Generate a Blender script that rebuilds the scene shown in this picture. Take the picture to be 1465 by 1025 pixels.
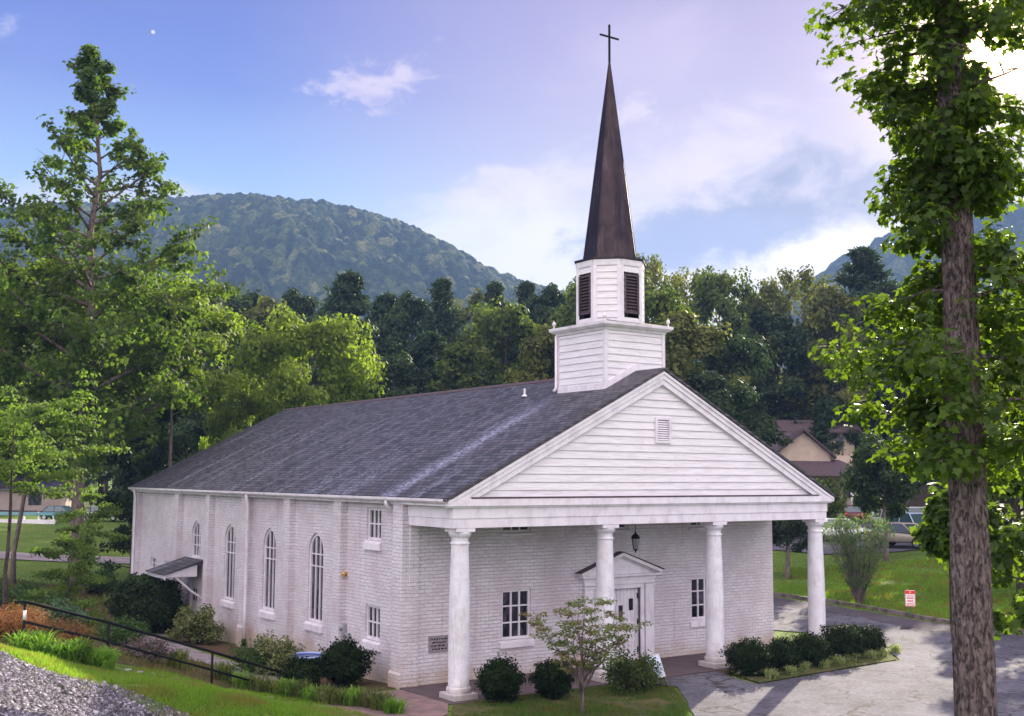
import bpy, bmesh, math, random
import numpy as np
from mathutils import Vector, Matrix, Euler, noise as mnoise
from mathutils.geometry import delaunay_2d_cdt
S = bpy.context.scene
COL = S.collection
for o in list(bpy.data.objects): bpy.data.objects.remove(o)
rad = math.radians
# ------------------------------------------------------------------ camera
FPX, YAW, PITCH, ROLL = 1625.86, 0.6000, 0.1034, 0.0048
CAM = np.array([-16.685, -27.047, 6.032])
_F = np.array([math.sin(YAW)*math.cos(PITCH), math.cos(YAW)*math.cos(PITCH), math.sin(PITCH)])
_R = np.array([math.cos(YAW), -math.sin(YAW), 0.0]); _U = np.cross(_R, _F)
_R2 = _R*math.cos(ROLL)+_U*math.sin(ROLL); _U2 = _U*math.cos(ROLL)-_R*math.sin(ROLL)
cd = bpy.data.cameras.new('camera'); co = bpy.data.objects.new('camera', cd); COL.objects.link(co)
M4 = Matrix.Identity(4)
for i in range(3):
    M4[i][0] = _R2[i]; M4[i][1] = _U2[i]; M4[i][2] = -_F[i]; M4[i][3] = CAM[i]
co.matrix_world = M4
cd.sensor_width = 36; cd.lens = FPX/1465*36; cd.clip_start = .1; cd.clip_end = 6000
S.camera = co
def ray(u, v): return _F+_R2*(u-732.5)/FPX-_U2*(v-512.5)/FPX
def P(u, v, z): d = ray(u, v); return CAM+d*(z-CAM[2])/d[2]           # ground point seen at that spot, at height z
def AT(u, v, D): d = ray(u, v); return CAM+d*D/math.hypot(d[0], d[1])  # point at a horizontal distance
FWD = np.array([math.sin(YAW), math.cos(YAW)]); RGT = np.array([math.cos(YAW), -math.sin(YAW)])
# ------------------------------------------------------------------ light
EXPO = 1.5
SUN_AZ, SUN_EL = rad(57.3), rad(19.6)
SD = Vector((math.sin(SUN_AZ)*math.cos(SUN_EL), math.cos(SUN_AZ)*math.cos(SUN_EL), math.sin(SUN_EL)))
ld = bpy.data.lights.new('sun', 'SUN'); ld.energy = 4.8; ld.angle = rad(.5); ld.color = (1, .90, .72)
lo = bpy.data.objects.new('sun', ld); COL.objects.link(lo); lo.rotation_euler = SD.to_track_quat('Z', 'Y').to_euler()
S.view_settings.view_transform = 'Standard'; S.view_settings.look = 'None'
S.view_settings.exposure = EXPO; S.view_settings.gamma = 1

class NT:
    def __init__(s, nt): s.nt = nt; s.n = nt.nodes; s.l = nt.links
    def put(s, inp, v):
        if v is None: return
        if isinstance(v, bpy.types.NodeSocket): s.l.new(v, inp)
        elif isinstance(v, (tuple, list)) and len(v) == 3 and inp.type == 'RGBA': inp.default_value = (*v, 1)
        else: inp.default_value = v
    def math(s, op, a, b=None, c=None, clamp=False):
        m = s.n.new('ShaderNodeMath'); m.operation = op; m.use_clamp = clamp
        for i, v in enumerate((a, b, c)): s.put(m.inputs[i], v)
        return m.outputs[0]
    def vec(s, op, a, b=None):
        m = s.n.new('ShaderNodeVectorMath'); m.operation = op
        s.put(m.inputs[0], a)
        if b is not None:
            if op == 'SCALE': s.put(m.inputs[3], b)
            else: s.put(m.inputs[1], b)
        return m.outputs['Value'] if op in ('DOT_PRODUCT', 'LENGTH') else m.outputs[0]
    def mix(s, f, a, b, blend='MIX'):
        m = s.n.new('ShaderNodeMix'); m.data_type = 'RGBA'; m.blend_type = blend
        s.put(m.inputs[0], f); s.put(m.inputs[6], a); s.put(m.inputs[7], b); return m.outputs[2]
    def ramp(s, f, stops, interp='LINEAR'):
        r = s.n.new('ShaderNodeValToRGB'); cr = r.color_ramp; cr.interpolation = interp
        while len(cr.elements) < len(stops): cr.elements.new(.5)
        for e, (p, c) in zip(cr.elements, stops):
            e.position = p; e.color = (*c, 1) if not isinstance(c, (int, float)) else (c, c, c, 1)
        s.put(r.inputs[0], f); return r.outputs[0]
    def noise(s, v, scale, detail=4, rough=.55, dist=0):
        t = s.n.new('ShaderNodeTexNoise'); s.put(t.inputs['Vector'], v)
        t.inputs['Scale'].default_value = scale; t.inputs['Detail'].default_value = detail
        t.inputs['Roughness'].default_value = rough; t.inputs['Distortion'].default_value = dist
        return t.outputs['Fac']
    def vor(s, v, scale, feature='F1', out='Distance'):
        t = s.n.new('ShaderNodeTexVoronoi'); t.feature = feature; s.put(t.inputs['Vector'], v)
        t.inputs['Scale'].default_value = scale; return t.outputs[out]
    def smooth(s, v, a, b):
        m = s.n.new('ShaderNodeMapRange'); m.interpolation_type = 'SMOOTHSTEP'
        s.put(m.inputs[0], v); m.inputs[1].default_value = a; m.inputs[2].default_value = b
        return m.outputs[0]
    def pos(s): return s.n.new('ShaderNodeNewGeometry').outputs['Position']
    def obj(s): return s.n.new('ShaderNodeTexCoord').outputs['Object']
    def xyz(s, v):
        t = s.n.new('ShaderNodeSeparateXYZ'); s.put(t.inputs[0], v); return t.outputs
    def comb(s, x, y, z):
        t = s.n.new('ShaderNodeCombineXYZ'); s.put(t.inputs[0], x); s.put(t.inputs[1], y); s.put(t.inputs[2], z); return t.outputs[0]
    def bump(s, h, strength=1, dist=.02, normal=None):
        b = s.n.new('ShaderNodeBump'); b.inputs['Strength'].default_value = strength; b.inputs['Distance'].default_value = dist
        s.put(b.inputs['Height'], h)
        if normal is not None: s.put(b.inputs['Normal'], normal)
        return b.outputs[0]
# ------------------------------------------------------------------ sky
wd = bpy.data.worlds.new('World'); S.world = wd; wd.use_nodes = True
W_ = NT(wd.node_tree); W_.n.clear()
sky = W_.n.new('ShaderNodeTexSky'); sky.sky_type = 'NISHITA'; sky.sun_disc = False
sky.sun_elevation = SUN_EL; sky.sun_rotation = SUN_AZ; sky.air_density = 1.2; sky.dust_density = .6; sky.altitude = 300
bg1 = W_.n.new('ShaderNodeBackground'); W_.l.new(sky.outputs[0], bg1.inputs[0]); bg1.inputs[1].default_value = .05
dr = W_.n.new('ShaderNodeTexCoord').outputs['Generated']
dx, dy, dz = W_.xyz(dr)
sdot = W_.vec('DOT_PRODUCT', dr, tuple(SD))
base = W_.ramp(dz, [(0, (1.0, 1.0, 1.0)), (.16, (.92, .96, 1.0)), (.20, (.62, .77, .98)), (.25, (.36, .55, .92)), (.32, (.17, .25, .72)), (.42, (.10, .12, .56)), (.6, (.12, .13, .45)), (1, (.2, .24, .55))])
veil = W_.ramp(dz, [(0, (1.5, 1.4, 1.3)), (.16, (1.4, 1.28, 1.2)), (.22, (.95, .84, .88)), (.28, (.74, .62, .76)), (.37, (.56, .44, .68)), (.5, (.4, .36, .6)), (1, (.4, .4, .5))])
vn = W_.noise(W_.vec('MULTIPLY', dr, (1, 1, 2.2)), 2.6, 5, .55, .3)
vf = W_.math('ADD', W_.smooth(sdot, .80, .99), W_.math('MULTIPLY', W_.math('SUBTRACT', vn, .5), .5), clamp=True)
skyc = W_.mix(vf, base, veil)
# clouds, each round its own direction in the sky
def sky_cloud(cur, u, v, w, h, tilt, col, amt, scale, soft=(.35, .75)):
    d = Vector(ray(u, v)).normalized(); r = Vector(_R2); up = d.cross(r)*-1; r = d.cross(up)
    if r.dot(Vector(_R2)) < 0: r = -r
    if up.z < 0: up = -up
    t = rad(tilt); a = r*math.cos(t)+up*math.sin(t); b = up*math.cos(t)-r*math.sin(t)
    pa = W_.math('MULTIPLY', W_.vec('DOT_PRODUCT', dr, tuple(a)), FPX/w)
    # offset so that the centre is zero
    pa = W_.math('SUBTRACT', pa, d.dot(a)*FPX/w)
    pb = W_.math('SUBTRACT', W_.math('MULTIPLY', W_.vec('DOT_PRODUCT', dr, tuple(b)), FPX/h), d.dot(b)*FPX/h)
    rr = W_.math('ADD', W_.math('MULTIPLY', pa, pa), W_.math('MULTIPLY', pb, pb))
    body = W_.math('SUBTRACT', 1.0, W_.math('SQRT', rr))
    nz = W_.noise(W_.vec('MULTIPLY', dr, (1, 1, 1.7)), scale, 7, .62, .4)
    m = W_.math('ADD', body, W_.math('MULTIPLY', W_.math('SUBTRACT', nz, .5), 3.2))
    front = W_.smooth(W_.vec('DOT_PRODUCT', dr, tuple(d)), .6, .8)
    m = W_.math('MULTIPLY', W_.math('MULTIPLY', W_.smooth(m, *soft), amt), front)
    return W_.mix(m, cur, col)
skyc = sky_cloud(skyc, 552, 118, 84, 44, 12, (.92, .76, .86), .85, 36, (.1, 1.1))
skyc = sky_cloud(skyc, 478, 124, 60, 20, 5, (.84, .72, .88), .8, 44, (.1, 1.1))
skyc = sky_cloud(skyc, 780, 262, 170, 62, 8, (1.0, .86, .92), .9, 16, (.0, .9))
skyc = sky_cloud(skyc, 905, 160, 42, 26, 15, (.95, .80, .86), .85, 48, (.1, 1.0))
skyc = sky_cloud(skyc, 1010, 235, 200, 90, 25, (1.0, .84, .90), .85, 12, (.0, 1.2))
skyc = sky_cloud(skyc, 960, 80, 220, 90, 0, (.74, .60, .80), .6, 6, (.0, 1.0))
skyc = sky_cloud(skyc, 760, 375, 330, 90, 4, (1.15, 1.05, 1.08), .95, 6, (-.2, .8))
skyc = sky_cloud(skyc, 1100, 385, 220, 80, 8, (1.35, 1.22, 1.15), .95, 6, (-.1, .8))
skyc = sky_cloud(skyc, 1085, 315, 230, 62, 16, (.27, .30, .46), .95, 13, (-.3, .8))
skyc = sky_cloud(skyc, 985, 348, 170, 46, 10, (.38, .44, .66), .85, 13, (-.2, .8))
skyc = sky_cloud(skyc, 8, 42, 30, 12, 45, (.62, .60, .86), .6, 60, (.1, 1.3))
skyc = sky_cloud(skyc, 90, 300, 260, 40, 0, (.95, .85, .98), .6, 5, (.1, .9))
# the day moon
md = Vector(ray(219, 46)).normalized()
mm = W_.smooth(W_.vec('DOT_PRODUCT', dr, tuple(md)), math.cos(.0020), math.cos(.0008))
skyc = W_.mix(mm, skyc, (.9, .88, .95))
# unseen bright cloud added behind and overhead as facade fill, aureole round the sun
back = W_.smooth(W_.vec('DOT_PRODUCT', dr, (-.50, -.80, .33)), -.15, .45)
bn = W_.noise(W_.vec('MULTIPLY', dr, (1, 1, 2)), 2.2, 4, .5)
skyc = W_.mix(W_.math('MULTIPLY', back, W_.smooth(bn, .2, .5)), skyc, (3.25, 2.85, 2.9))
au = W_.math('POWER', W_.math('MAXIMUM', sdot, 0), 420)
au2 = W_.math('POWER', W_.math('MAXIMUM', sdot, 0), 2500)
skyc = W_.mix(au, skyc, (1.8, 1.3, .8), 'ADD'); skyc = W_.mix(au2, skyc, (16, 10, 5), 'ADD')
skyc = W_.mix(W_.smooth(dz, -.02, -.06), skyc, (.3, .3, .3))
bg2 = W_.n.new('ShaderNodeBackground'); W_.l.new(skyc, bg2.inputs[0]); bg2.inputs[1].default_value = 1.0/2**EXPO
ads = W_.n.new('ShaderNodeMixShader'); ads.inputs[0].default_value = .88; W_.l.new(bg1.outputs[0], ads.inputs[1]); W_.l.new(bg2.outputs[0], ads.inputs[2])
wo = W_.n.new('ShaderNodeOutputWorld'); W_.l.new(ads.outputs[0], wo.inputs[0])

# ------------------------------------------------------------------ materials
def mat(name, col=(.5, .5, .5), rough=.7, metal=0, fn=None, spec=.5):
    m = bpy.data.materials.new(name); m.use_nodes = True
    t = NT(m.node_tree); b = t.n['Principled BSDF']
    b.inputs['Roughness'].default_value = rough; b.inputs['Metallic'].default_value = metal
    b.inputs['Specular IOR Level'].default_value = spec
    b.inputs['Base Color'].default_value = (*col, 1)
    if fn: fn(t, b)
    return m
def noisy(c1, c2, scale=3, bump=.3, bscale=60, dist=.01, stretch=(1, 1, 1)):
    def f(t, b):
        p = t.vec('MULTIPLY', t.pos(), stretch)
        t.put(b.inputs['Base Color'], t.mix(t.smooth(t.noise(p, scale, 5), .3, .7), c1, c2))
        if bump: t.put(b.inputs['Normal'], t.bump(t.noise(p, bscale, 3), bump, dist))
    return f
def brick_fn(t, b):
    x, y, z = t.xyz(t.pos())
    wob = t.math('MULTIPLY', t.math('SUBTRACT', t.noise(t.pos(), 1.6, 3), .5), .05)
    uv = t.comb(t.math('ADD', x, y), t.math('ADD', z, wob), 0.0)
    br = t.n.new('ShaderNodeTexBrick'); t.l.new(uv, br.inputs['Vector'])
    br.inputs['Scale'].default_value = 1; br.inputs['Brick Width'].default_value = .30; br.inputs['Row Height'].default_value = .105
    br.inputs['Mortar Size'].default_value = .011; br.inputs['Mortar Smooth'].default_value = .6; br.inputs['Bias'].default_value = 0
    br.inputs['Color1'].default_value = (.66, .62, .67, 1); br.inputs['Color2'].default_value = (.80, .76, .80, 1); br.inputs['Mortar'].default_value = (.42, .38, .43, 1)
    n1 = t.noise(t.pos(), 1.1, 6, .6); n2 = t.noise(t.vec('MULTIPLY', t.pos(), (4, 4, 14)), 2.2, 5, .7)
    jm = t.smooth(t.noise(t.vec('MULTIPLY', t.pos(), (2, 2, 3)), .9, 5, .7), .40, .62)
    c = t.mix(t.smooth(n1, .35, .75), t.mix(t.math('MULTIPLY', jm, .75), br.outputs['Color'], (.74, .70, .74)), (.60, .52, .56))
    n3 = t.noise(t.vec('MULTIPLY', t.pos(), (3, 3, 22)), 1.6, 4, .6)
    c = t.mix(t.math('MULTIPLY', t.smooth(n3, .55, .72), .75), c, (.86, .86, .93))       # fresher runs of paint
    c = t.mix(t.math('MULTIPLY', t.smooth(n2, .54, .72), .5), c, (.36, .30, .31))
    run = t.noise(t.vec('MULTIPLY', t.pos(), (5, 5, .35)), 1.0, 5, .6)
    c = t.mix(t.math('MULTIPLY', t.smooth(run, .58, .74), .35), c, (.34, .28, .28))
    # splashed earth on the lowest courses
    dirt = t.math('MULTIPLY', t.smooth(t.math('SUBTRACT', z, t.math('MULTIPLY', n1, 1.3)), .0, -.7), .65)
    c = t.mix(dirt, c, (.50, .36, .24))
    t.put(b.inputs['Base Color'], c)
    h = t.math('ADD', t.math('MULTIPLY', br.outputs['Fac'], -1.0), t.math('ADD', t.math('MULTIPLY', n2, 1.3), t.math('MULTIPLY', n3, .9)))
    t.put(b.inputs['Normal'], t.bump(h, .9, .018))
m_brick = mat('painted_brick', rough=.55, fn=brick_fn)
def trim_fn(t, b):
    p = t.pos(); n = t.noise(t.vec('MULTIPLY', p, (1, 1, .6)), 2.5, 6, .65)
    c = t.mix(t.smooth(n, .4, .75), (.78, .74, .79), (.60, .54, .60))
    c = t.mix(t.math('MULTIPLY', t.smooth(t.noise(t.vec('MULTIPLY', p, (9, 9, .8)), 2, 4, .6), .6, .8), .35), c, (.42, .38, .40))
    t.put(b.inputs['Base Color'], c); t.put(b.inputs['Normal'], t.bump(t.noise(p, 30, 4), .15, .01))
m_trim = mat('white_trim', rough=.5, fn=trim_fn)
def plaster_fn(t, b):
    p = t.pos(); n = t.noise(p, 3, 7, .7)
    c = t.mix(t.smooth(n, .35, .7), (.76, .75, .80), (.62, .58, .63))
    c = t.mix(t.math('MULTIPLY', t.smooth(t.noise(t.vec('MULTIPLY', p, (6, 6, .7)), 2, 6, .7), .52, .7), .5), c, (.42, .38, .40))
    x, y, z = t.xyz(p); c = t.mix(t.math('MULTIPLY', t.smooth(t.math('SUBTRACT', z, t.math('MULTIPLY', n, .9)), .15, -.4), .6), c, (.30, .24, .20))
    t.put(b.inputs['Base Color'], c); t.put(b.inputs['Normal'], t.bump(t.noise(p, 18, 6, .7), .35, .015))
m_plaster = mat('column_paint', rough=.5, fn=plaster_fn)
def siding_fn(t, b):
    p = t.pos(); x, y, z = t.xyz(p)
    n = t.noise(t.vec('MULTIPLY', p, (.8, .8, 12)), 2, 5, .65)
    c = t.mix(t.smooth(n, .35, .75), (.80, .77, .80), (.62, .58, .62))
    c = t.mix(t.math('MULTIPLY', t.smooth(t.noise(p, 7, 5), .62, .75), .5), c, (.45, .40, .38))
    t.put(b.inputs['Base Color'], c)
    t.put(b.inputs['Normal'], t.bump(t.noise(t.vec('MULTIPLY', p, (1, 1, 30)), 6, 4), .2, .01))
m_siding = mat('white_clapboard', rough=.55, fn=siding_fn)
m_gap = mat('shadow_gap_board', (.12, .10, .12), .8)
def shingle_fn(t, b):
    p = t.pos(); x, y, z = t.xyz(p)
    vv = t.math('MULTIPLY', z, 2.21)
    uv = t.comb(y, vv, 0.0)
    br = t.n.new('ShaderNodeTexBrick'); t.l.new(uv, br.inputs['Vector'])
    br.inputs['Scale'].default_value = 1; br.inputs['Brick Width'].default_value = .34; br.inputs['Row Height'].default_value = .19
    br.inputs['Mortar Size'].default_value = .018; br.inputs['Mortar Smooth'].default_value = .25
    br.inputs['Color1'].default_value = (.026, .026, .032, 1); br.inputs['Color2'].default_value = (.10, .096, .112, 1); br.inputs['Mortar'].default_value = (.018, .015, .02, 1)
    c = br.outputs['Color']
    row = t.math('FRACT', t.math('DIVIDE', vv, .19))
    n = t.noise(p, .9, 5, .6)
    c = t.mix(t.math('MULTIPLY', t.smooth(n, .45, .7), .5), c, (.07, .05, .058))
    c = t.mix(t.math('MULTIPLY', t.smooth(row, .80, .98), .7), c, (.012, .010, .014))
    # pale streaks that run down the slope
    st = t.noise(t.comb(t.math('MULTIPLY', y, 1.5), t.math('MULTIPLY', z, .28), 0.0), 1.0, 4, .6)
    grain = t.noise(t.comb(t.math('MULTIPLY', y, 2.2), t.math('MULTIPLY', z, 10), 3.0), 2.4, 4, .65)
    up = t.smooth(z, 9.1, 7.0)
    s1 = t.math('MULTIPLY', t.math('MULTIPLY', t.smooth(st, .47, .72), t.smooth(grain, .38, .66)), .7)
    yy = t.math('SUBTRACT', y, t.math('ADD', 2.9, t.math('MULTIPLY', t.math('SUBTRACT', z, 5.4), .10)))
    yy = t.math('ADD', yy, t.math('MULTIPLY', t.math('SUBTRACT', n, .5), .5))
    s2 = t.math('MULTIPLY', t.smooth(t.math('ABSOLUTE', yy), .75, .0), t.smooth(grain, .34, .64))
    s = t.math('MULTIPLY', t.math('MAXIMUM', s1, t.math('MULTIPLY', s2, .95)), t.smooth(z, 9.0, 7.6), clamp=True)
    c = t.mix(s, c, (.30, .31, .42))
    t.put(b.inputs['Base Color'], c)
    h = t.math('ADD', t.math('MULTIPLY', row, -.8), t.math('ADD', t.math('MULTIPLY', br.outputs['Fac'], -.8), t.math('MULTIPLY', t.noise(p, 40, 3), .35)))
    t.put(b.inputs['Normal'], t.bump(h, 1, .022))
m_shingle = mat('slate_shingles', rough=.62, fn=shingle_fn)
m_shingle2 = mat('brown_shingles', rough=.85, fn=noisy((.10, .065, .075), (.05, .035, .042), 6, .5, 30, .02, (1, 1, 3)))
def glass_fn(t, b):
    p = t.pos(); n = t.noise(t.vec('MULTIPLY', p, (1, 1, .5)), 3.2, 4, .6)
    t.put(b.inputs['Base Color'], t.mix(t.smooth(n, .48, .62), (.010, .009, .016), (.075, .062, .095)))  # violet patches paint reflections into the glass colour
    t.put(b.inputs['Normal'], t.bump(t.noise(p, 2.2, 2), .12, .05))
m_glass = mat('dark_glass', rough=.08, fn=glass_fn, spec=.6)
m_louver = mat('brown_louver', rough=.6, fn=noisy((.085, .05, .055), (.045, .028, .035), 10, .2))
m_black = mat('black_iron', (.008, .008, .010), .7, spec=.15)
m_dark = mat('dark_void', (.008, .007, .009), .9)
def copper_fn(t, b):
    p = t.pos(); n = t.noise(t.vec('MULTIPLY', p, (1.2, 1.2, .9)), 1.3, 6, .6)
    n2 = t.noise(t.vec('MULTIPLY', p, (5, 5, .7)), 1.2, 4, .6)
    c = t.mix(t.smooth(n, .35, .65), (.040, .027, .030), (.020, .014, .020))
    c = t.mix(t.math('MULTIPLY', t.smooth(n2, .5, .72), .5), c, (.09, .065, .07))
    c = t.mix(t.smooth(t.noise(p, 5, 6, .7), .60, .72), c, (.02, .014, .02))
    t.put(b.inputs['Base Color'], c); t.put(b.inputs['Roughness'], t.ramp(n, [(.3, .28), (.7, .5)]))
    t.put(b.inputs['Normal'], t.bump(n2, .25, .03))
m_copper = mat('weathered_copper', rough=.38, metal=.75, fn=copper_fn)
def conc(c1, c2, crack=True, sc=1.):
    def f(t, b):
        p = t.pos(); n = t.noise(p, .35, 6, .62); n2 = t.noise(p, 9*sc, 6, .75); n3 = t.noise(p, 1.6, 5, .6)
        c = t.mix(t.smooth(n, .35, .65), c1, c2)
        c = t.mix(t.math('MULTIPLY', t.smooth(n3, .5, .66), .6), c, (.06, .052, .062))
        c = t.mix(t.math('MULTIPLY', t.smooth(n2, .5, .66), .5), c, tuple(v*1.7 for v in c2))
        c = t.mix(t.math('MULTIPLY', t.smooth(n2, .46, .34), .6), c, tuple(v*.35 for v in c1))
        if crack:
            q = t.vec('ADD', p, t.vec('SCALE', t.comb(t.noise(p, .8, 3), t.noise(t.vec('ADD', p, (9, 3, 1)), .8, 3), 0.0), 2.6))
            e = t.vor(q, .33, 'DISTANCE_TO_EDGE')
            c = t.mix(t.math('MULTIPLY', t.smooth(e, .022, .004), .85), c, (.03, .027, .024))
        t.put(b.inputs['Base Color'], c)
        t.put(b.inputs['Normal'], t.bump(t.noise(p, 45, 4, .7), .5, .012))
    return f
m_asphalt = mat('worn_asphalt', rough=.9, spec=.12, fn=conc((.068, .066, .084), (.135, .130, .158)))
m_asphalt2 = mat('dark_asphalt', rough=.9, spec=.12, fn=conc((.055, .048, .058), (.095, .082, .096)))
m_walk = mat('concrete_walk', rough=.9, spec=.15, fn=conc((.22, .18, .19), (.30, .26, .27), False))
m_porch = mat('dark_red_paving', rough=.7, fn=noisy((.10, .065, .07), (.06, .042, .05), 2, .4, 30))
m_bwalk = mat('worn_brick_paving', rough=.8, fn=noisy((.26, .16, .15), (.14, .095, .10), 2.5, .6, 14, .02, (1, 1, 1)))
def grass_fn(t, b):
    p = t.pos(); n = t.noise(p, .45, 6, .6); n2 = t.noise(p, 7, 6, .75); n3 = t.noise(p, 2.2, 4, .6)
    c = t.mix(t.smooth(n, .35, .65), (.12, .215, .026), (.20, .27, .042))
    c = t.mix(t.smooth(n2, .42, .62), c, (.055, .10, .012)); c = t.mix(t.math('MULTIPLY', t.smooth(n3, .6, .75), .6), c, (.25, .20, .07))
    t.put(b.inputs['Base Color'], c); t.put(b.inputs['Normal'], t.bump(t.math('ADD', n2, t.noise(p, 40, 3)), .9, .06))
m_grass = mat('lawn', rough=.9, fn=grass_fn, spec=.2)
def soil_fn(t, b):
    p = t.pos(); n = t.noise(p, 1.2, 6, .6); n2 = t.noise(p, 16, 5, .7)
    c = t.mix(t.smooth(n, .4, .62), (.10, .055, .035), (.055, .075, .02)); c = t.mix(t.smooth(n2, .5, .7), c, (.16, .10, .06))
    t.put(b.inputs['Base Color'], c); t.put(b.inputs['Normal'], t.bump(n2, .9, .05))
m_soil = mat('mulch', rough=.95, fn=soil_fn, spec=.2)
m_bed = mat('bed_ground', rough=.95, fn=noisy((.045, .065, .018), (.12, .10, .04), 2.5, .9, 20, .05), spec=.2)
def gravel_fn(t, b):
    p = t.pos(); v = t.vor(p, 16, 'F1', 'Color'); e = t.vor(p, 16, 'F1', 'Distance')
    r, g, bl = t.xyz(v)
    c = t.mix(r, (.07, .06, .07), (.22, .20, .22)); c = t.mix(t.smooth(e, .35, .6), c, (.06, .05, .05))
    t.put(b.inputs['Base Color'], c); t.put(b.inputs['Normal'], t.bump(t.math('SUBTRACT', 1.0, e), 1, .03))
m_gravel = mat('gravel', rough=.85, fn=gravel_fn)
def stone_fn(t, b):
    i = t.n.new('ShaderNodeNewGeometry').outputs['Random Per Island']
    t.put(b.inputs['Base Color'], t.ramp(i, [(0, (.03, .026, .032)), (.45, (.085, .075, .09)), (.8, (.18, .16, .19)), (1, (.42, .38, .44))]))
m_stone = mat('gravel_stones', rough=.8, fn=stone_fn)
def leaf(name, c1, c2, c3=None, trans=.35, rough=.65, nscale=.35, tcol=None, spec=.18):
    m = bpy.data.materials.new(name); m.use_nodes = True; t = NT(m.node_tree); b = t.n['Principled BSDF']; out = t.n['Material Output']
    i = t.n.new('ShaderNodeNewGeometry').outputs['Random Per Island']
    c = t.mix(i, c1, c2)
    if c3: c = t.mix(t.smooth(t.noise(t.pos(), nscale, 4, .6), .42, .66), c, c3)
    t.put(b.inputs['Base Color'], c); b.inputs['Roughness'].default_value = rough; b.inputs['Specular IOR Level'].default_value = spec
    tr = t.n.new('ShaderNodeBsdfTranslucent')
    tc = t.mix(1.0, c, tcol or (2.0, 2.2, .9), 'MULTIPLY'); t.put(tr.inputs[0], tc)
    mx = t.n.new('ShaderNodeMixShader'); mx.inputs[0].default_value = trans
    t.l.new(b.outputs[0], mx.inputs[1]); t.l.new(tr.outputs[0], mx.inputs[2]); t.l.new(mx.outputs[0], out.inputs[0])
    return m
L_near = leaf('leaf_near_tree', (.022, .045, .012), (.065, .105, .022), None, .45, .5, tcol=(4.6, 4.3, .9), spec=.25)
L_tall = leaf('leaf_tall_tree', (.045, .09, .018), (.115, .17, .03), (.045, .07, .018), .45, tcol=(2.2, 2.3, .9))
L_bright = leaf('leaf_bright', (.13, .19, .022), (.21, .26, .04), (.08, .115, .02), .45)
L_mid = leaf('leaf_mid', (.06, .095, .02), (.12, .15, .032), (.04, .062, .018), .38)
L_olive = leaf('leaf_olive', (.09, .11, .025), (.17, .17, .045), (.06, .07, .02), .4)
L_dark = leaf('leaf_dark', (.022, .045, .014), (.05, .08, .024), (.02, .035, .012), .25)
L_pine = leaf('pine_needles', (.022, .048, .022), (.045, .075, .03), (.03, .045, .016), .2)
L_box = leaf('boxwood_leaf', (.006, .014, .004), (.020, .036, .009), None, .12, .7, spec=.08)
L_bush = leaf('bush_leaf', (.03, .07, .02), (.07, .12, .035), None, .3)
L_blue = leaf('bluegreen_leaf', (.05, .10, .06), (.10, .16, .09), None, .3)
L_varg = leaf('variegated_leaf', (.07, .11, .03), (.30, .28, .14), (.05, .08, .02), .3, nscale=2.5)
L_rust = leaf('rust_leaf', (.20, .085, .03), (.32, .17, .06), (.13, .09, .035), .3, nscale=1.2, tcol=(1.6, 1.2, .8))
L_lily = leaf('strap_leaf', (.11, .22, .03), (.22, .34, .06), (.08, .15, .02), .45, nscale=1.5)
L_lily2 = leaf('strap_leaf_dull', (.08, .12, .03), (.20, .20, .07), (.05, .08, .02), .4, nscale=1.5)
L_lirio = leaf('pale_strap_leaf', (.14, .20, .07), (.34, .36, .18), None, .35)
L_dog = leaf('dogwood_leaf', (.09, .14, .04), (.20, .24, .09), (.16, .12, .05), .42, nscale=1.4)
L_layer = leaf('layered_leaf', (.085, .145, .025), (.15, .21, .045), (.07, .11, .025), .45, nscale=.8)
L_grass = leaf('grass_blade', (.11, .22, .025), (.22, .32, .045), (.20, .19, .05), .5, nscale=1.1)
L_purp = leaf('purple_leaf', (.10, .06, .09), (.20, .13, .16), (.08, .09, .06), .3, nscale=2)
L_flower = mat('orange_petal', (.85, .22, .02), .6)
def bark_fn(c1, c2, c3, sx=9, sz=1.6):
    def f(t, b):
        p = t.obj(); q = t.vec('MULTIPLY', p, (sx, sx, sz)); v = t.vor(t.vec('ADD', q, t.vec('SCALE', t.comb(t.noise(q, 1.1), t.noise(q, 1.7), 0.0), 1.2)), 1.0, 'DISTANCE_TO_EDGE')
        n = t.noise(q, 1.5, 6, .7); n2 = t.noise(p, 5, 5, .65)
        pit = t.noise(t.vec('MULTIPLY', p, (sx*1.5, sx*1.5, sz*2.2)), 1.4, 6, .72, .1)
        c = t.mix(t.smooth(n, .3, .7), c1, c2); c = t.mix(t.math('MULTIPLY', t.smooth(v, .10, .0), .45), c, c3); c = t.mix(t.math('MULTIPLY', t.smooth(pit, .53, .63), .85), c, c3); c = t.mix(t.math('MULTIPLY', t.smooth(n2, .6, .72), .5), c, c3)
        t.put(b.inputs['Base Color'], c)
        t.put(b.inputs['Normal'], t.bump(t.math('ADD', t.math('MINIMUM', v, .18), t.math('ADD', t.math('MULTIPLY', n, .5), t.math('MULTIPLY', t.smooth(pit, .62, .5), .3))), 1, .06))
    return f
m_barkN = mat('furrowed_bark', rough=.9, fn=bark_fn((.115, .085, .088), (.23, .18, .18), (.025, .018, .02), 11, 3.0), spec=.2)
m_bark = mat('grey_bark', rough=.9, fn=bark_fn((.16, .12, .11), (.28, .22, .20), (.07, .05, .045)), spec=.2)
m_barkD = mat('dark_bark', rough=.9, fn=bark_fn((.06, .045, .04), (.11, .085, .075), (.03, .022, .02)), spec=.2)

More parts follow.
